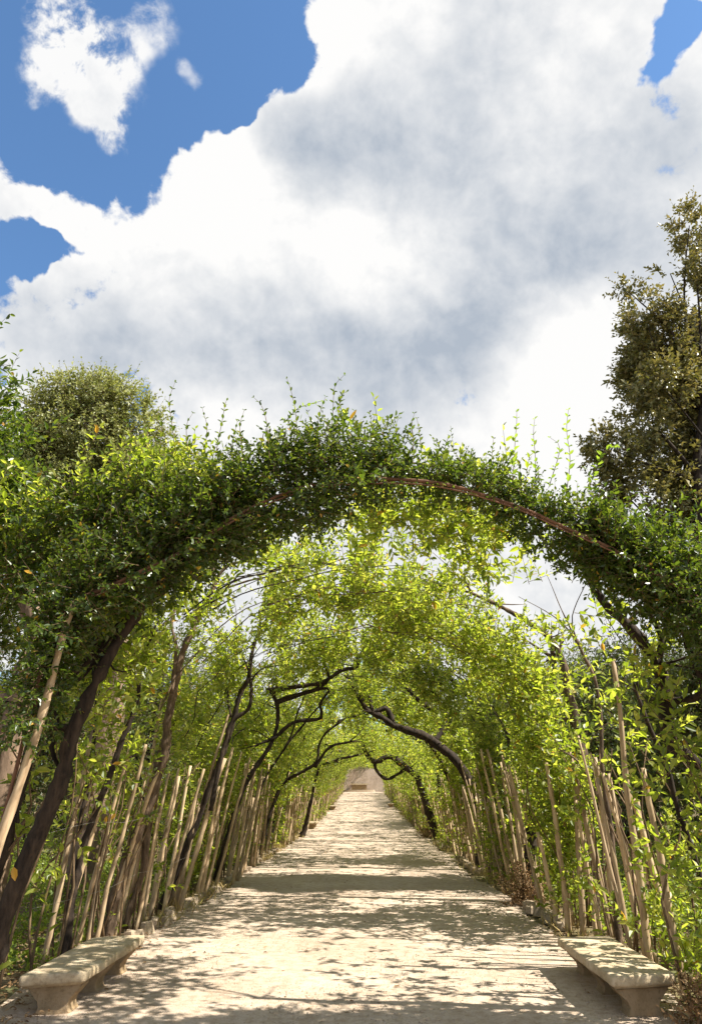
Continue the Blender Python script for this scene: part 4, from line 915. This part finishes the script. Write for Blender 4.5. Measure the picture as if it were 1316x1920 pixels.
# ------------------------------------------------------------------ trees beyond the tunnel
def round_tree(name, label, base, trunk, blobs, n, ll, lw, mats, hi, grp=None, tw=.006, seed=1, nl=8, bark=None, cs=.8, thr=-.25, tl=1.):
    """trunk: list of (points, radii); blobs: (centre, radii) ellipsoids that carry the leaves"""
    g_ = np.random.default_rng(seed)
    t_ = thing(name, label, 'tree', base, grp)
    mb = MB()
    for P, R in trunk: tube(mb, P, R, 9, .35, .05, .05, 0, g_)
    B = np.array([b_[0] for b_ in blobs], float); R_ = np.array([b_[1] for b_ in blobs], float)
    vol = R_.prod(1); k = g_.choice(len(blobs), n, p=vol / vol.sum())
    d = nrm(g_.normal(0, 1, (n, 3))); P = B[k] + d * R_[k] * (g_.random((n, 1)) ** .42)
    ok = clump(P + seed * 3, cs) > g_.normal(thr, .25, n); P, d = P[ok], d[ok]
    # limbs reach into the leaf clumps
    top = np.array(trunk[0][0][-1]); 
    for b_, r_ in zip(B, R_):
        path = np.array(trunk[0][0]); q = path[np.argmin(np.linalg.norm(path - (b_ - [0, 0, 1.5]), axis=1))]
        tube(mb, [q, (q + b_) / 2 + g_.normal(0, .25, 3), b_], [min(.07, trunk[0][1][-1] * 1.1), .035, .012], 6, .4, .06, 0, 0, g_)
    mb.build('trunk', bark or M_BARKL, t_)
    mb = MB(); Dr = d + g_.normal(0, .5, P.shape) + np.array([0, 0, .35])
    sprigs(mb, P, Dr, g_.uniform(.25, .5, len(P)) * ll / .08 * tl, nl, ll, lw, hi, tw, g=g_)
    o = mb.build('crown', mats, t_); o['kind'] = 'stuff'
    return t_
# tall holm oak at the right
def pxs(lst, Y, dy=0): return [((lambda p: (p[0], p[1] + dy_, p[2]))(at(x, y, Y)), (r * Y * .00088, r * Y * .00088 * 1.0, rz * Y * .00088)) for x, y, r, rz, dy_ in lst]
tp = [at(1322, 1500, 15), at(1325, 1100, 15), at(1308, 900, 15), at(1318, 760, 15)]; tp[0][2] = 0
rb = pxs([(1290, 425, 36, 42, 0), (1262, 500, 20, 20, .3), (1300, 510, 50, 40, 0), (1215, 590, 50, 46, 0), (1280, 620, 70, 55, .5), (1195, 640, 38, 45, -.5), (1245, 680, 70, 60, .4), (1225, 740, 50, 45, -.4), (1300, 720, 60, 60, .5), (1215, 800, 48, 38, 0), (1190, 850, 66, 40, .5), (1140, 850, 42, 30, -.2), (1270, 860, 60, 55, .6), (1240, 920, 70, 50, .5), (1320, 930, 60, 60, .8), (1165, 900, 50, 38, .3), (1340, 560, 60, 80, .6), (1350, 780, 60, 90, .8), (1180, 545, 22, 16, 0), (1390, 660, 70, 120, .9)], 15)
round_tree('holm_oak', 'tall thin holm oak with brownish olive leaves rising at the right border', tp[0], [(tp, [.24, .2, .15, .07])], rb, 15000, .15, .085, [M_OAK, M_TWIG], False, None, .005, 5, 7, M_BARK, .8, .10, .5)
tp = [at(150, 1560, 22), at(165, 1200, 22), at(160, 950, 22), at(175, 850, 22), at(180, 760, 22)]; tp[0][2] = 0
rb = pxs([(150, 745, 50, 34, 0), (100, 760, 45, 40, .5), (205, 760, 50, 40, -.5), (235, 735, 22, 26, 0), (80, 830, 60, 50, .5), (160, 820, 70, 60, 0), (240, 830, 60, 50, .5), (120, 900, 80, 60, .5), (215, 900, 80, 60, .2), (285, 870, 50, 45, 1), (300, 930, 60, 50, 1), (330, 830, 30, 40, 2), (60, 920, 50, 60, 1), (160, 980, 110, 60, 1), (280, 1000, 80, 60, 1.5), (240, 715, 14, 14, 0), (60, 850, 50, 60, .5), (330, 930, 60, 70, .5), (350, 1000, 70, 60, 1), (60, 1000, 80, 70, .5), (20, 900, 50, 80, 1), (75, 775, 45, 48, .2), (262, 790, 40, 46, .2), (300, 860, 46, 52, .5), (200, 745, 55, 40, .5), (110, 730, 34, 26, 0)], 22)
round_tree('holm_oak', 'pale olive holm oak with a rounded sunlit crown behind the left of the tunnel', tp[0], [(tp, [.34, .28, .2, .14, .05])], rb, 23000, .16, .095, [M_PALE, M_TWIG], False, None, .006, 9, 8, M_BARKL, .95, -.02, .8)
# thick textured trunk behind the left stakes, crown above the tunnel
tp = [at(155, 1590, 14.5), at(178, 1480, 14.5), at(205, 1340, 14.5), at(222, 1230, 14.5), at(225, 1120, 14.5), at(210, 1020, 14.5)]; tp[0][2] = 0
rb = pxs([(120, 1000, 90, 60, .8), (230, 1040, 80, 50, 1), (60, 1080, 90, 60, .5), (150, 1120, 80, 50, 1.2), (10, 980, 90, 70, .4), (300, 1000, 60, 40, 1.5)], 14.5)
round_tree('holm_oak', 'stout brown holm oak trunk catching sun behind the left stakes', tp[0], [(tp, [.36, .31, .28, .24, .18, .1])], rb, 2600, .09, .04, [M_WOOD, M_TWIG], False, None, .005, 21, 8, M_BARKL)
tp = [at(-25, 1620, 10), at(10, 1470, 10), at(45, 1330, 10), at(78, 1220, 10), at(55, 1130, 10), at(40, 1030, 10)]; tp[0][2] = 0
rb = pxs([(20, 1040, 90, 50, .3), (-60, 950, 100, 80, .4), (90, 1100, 70, 40, .8), (-80, 1150, 80, 80, .8)], 10)
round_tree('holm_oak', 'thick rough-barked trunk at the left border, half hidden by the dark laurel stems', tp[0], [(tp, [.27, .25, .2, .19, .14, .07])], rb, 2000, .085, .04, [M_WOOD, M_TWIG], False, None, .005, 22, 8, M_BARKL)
# woodland: two kinds, copied
def wood_tree(seed, h, r):
    g_ = np.random.default_rng(seed)
    bl = [((g_.normal(0, r * .45), g_.normal(0, r * .45), h * g_.uniform(.22, .92)), (r * g_.uniform(.35, .6),) * 2 + (r * g_.uniform(.3, .5),)) for _ in range(13)]
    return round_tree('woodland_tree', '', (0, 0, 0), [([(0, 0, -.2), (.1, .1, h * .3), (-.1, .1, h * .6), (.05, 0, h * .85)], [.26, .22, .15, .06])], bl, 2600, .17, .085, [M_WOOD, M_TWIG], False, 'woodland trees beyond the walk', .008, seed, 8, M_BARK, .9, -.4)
wsrc = [wood_tree(31, 8.5, 2.6), wood_tree(32, 10.5, 3.0), wood_tree(33, 7., 2.4)]
spots = []
g_ = np.random.default_rng(77)
for sd in (-1, 1):
    for Y in np.arange(9, 118, 4.2):
        for row, dx in enumerate((7.2, 12.5, 19.5)):
            if row == 0 and Y < (20 if sd < 0 else 14): continue
            if sd > 0 and Y > 96: continue
            if row == 2 and Y > 60: continue
            if row > 0 and Y < 12 and sd < 0: continue
            if sd < 0 and row == 1 and 19 < Y < 25: continue
            spots.append((sd * (dx + (2.0 if sd > 0 and row == 0 else 0) + g_.normal(0, .7)), Y + g_.normal(0, 1.0), row))
for X in (-12, -6.5, -1.5, 3.5, 8.5, 13.5): spots.append((X, 113 + g_.normal(0, 1.5), 0))
for i_, (X, Y, row) in enumerate(spots):
    k = i_ if i_ < 3 else int(g_.integers(3))
    side_ = 'left' if X < 0 else 'right'
    dep = ('first rank of trees', 'second rank of trees', 'farthest rank of trees')[row]
    zone = 'near' if Y < 32 else 'middle' if Y < 65 else 'far'
    lab = 'dark woodland tree, %s, behind the %s stretch of the %s row' % (dep, zone, side_) if Y < 111 else 'woodland tree standing behind the end wall of the walk'
    f = g_.uniform(.8, 1.1) * (.66 if row == 0 and X > 0 and Y < 22 else .95 if row == 0 and X > 0 else .8 if row == 0 and Y < 60 else 1.0)
    loc = (X, Y, float(gz(X, Y)) - .05); scl = (f * (1 if g_.random() < .5 else -1), f, f)
    if i_ < 3: o = wsrc[k]; o.location = loc; o.scale = scl; o['label'] = lab
    else: o = copy_tree(wsrc[k], loc, lab, scl)
    o.rotation_euler = (0, 0, float(g_.uniform(0, 6.28)))
    o['group'] = ('woodland %s, %s side, %s stretch' % (dep, side_, zone)) if Y < 111 else 'woodland trees behind the end wall'
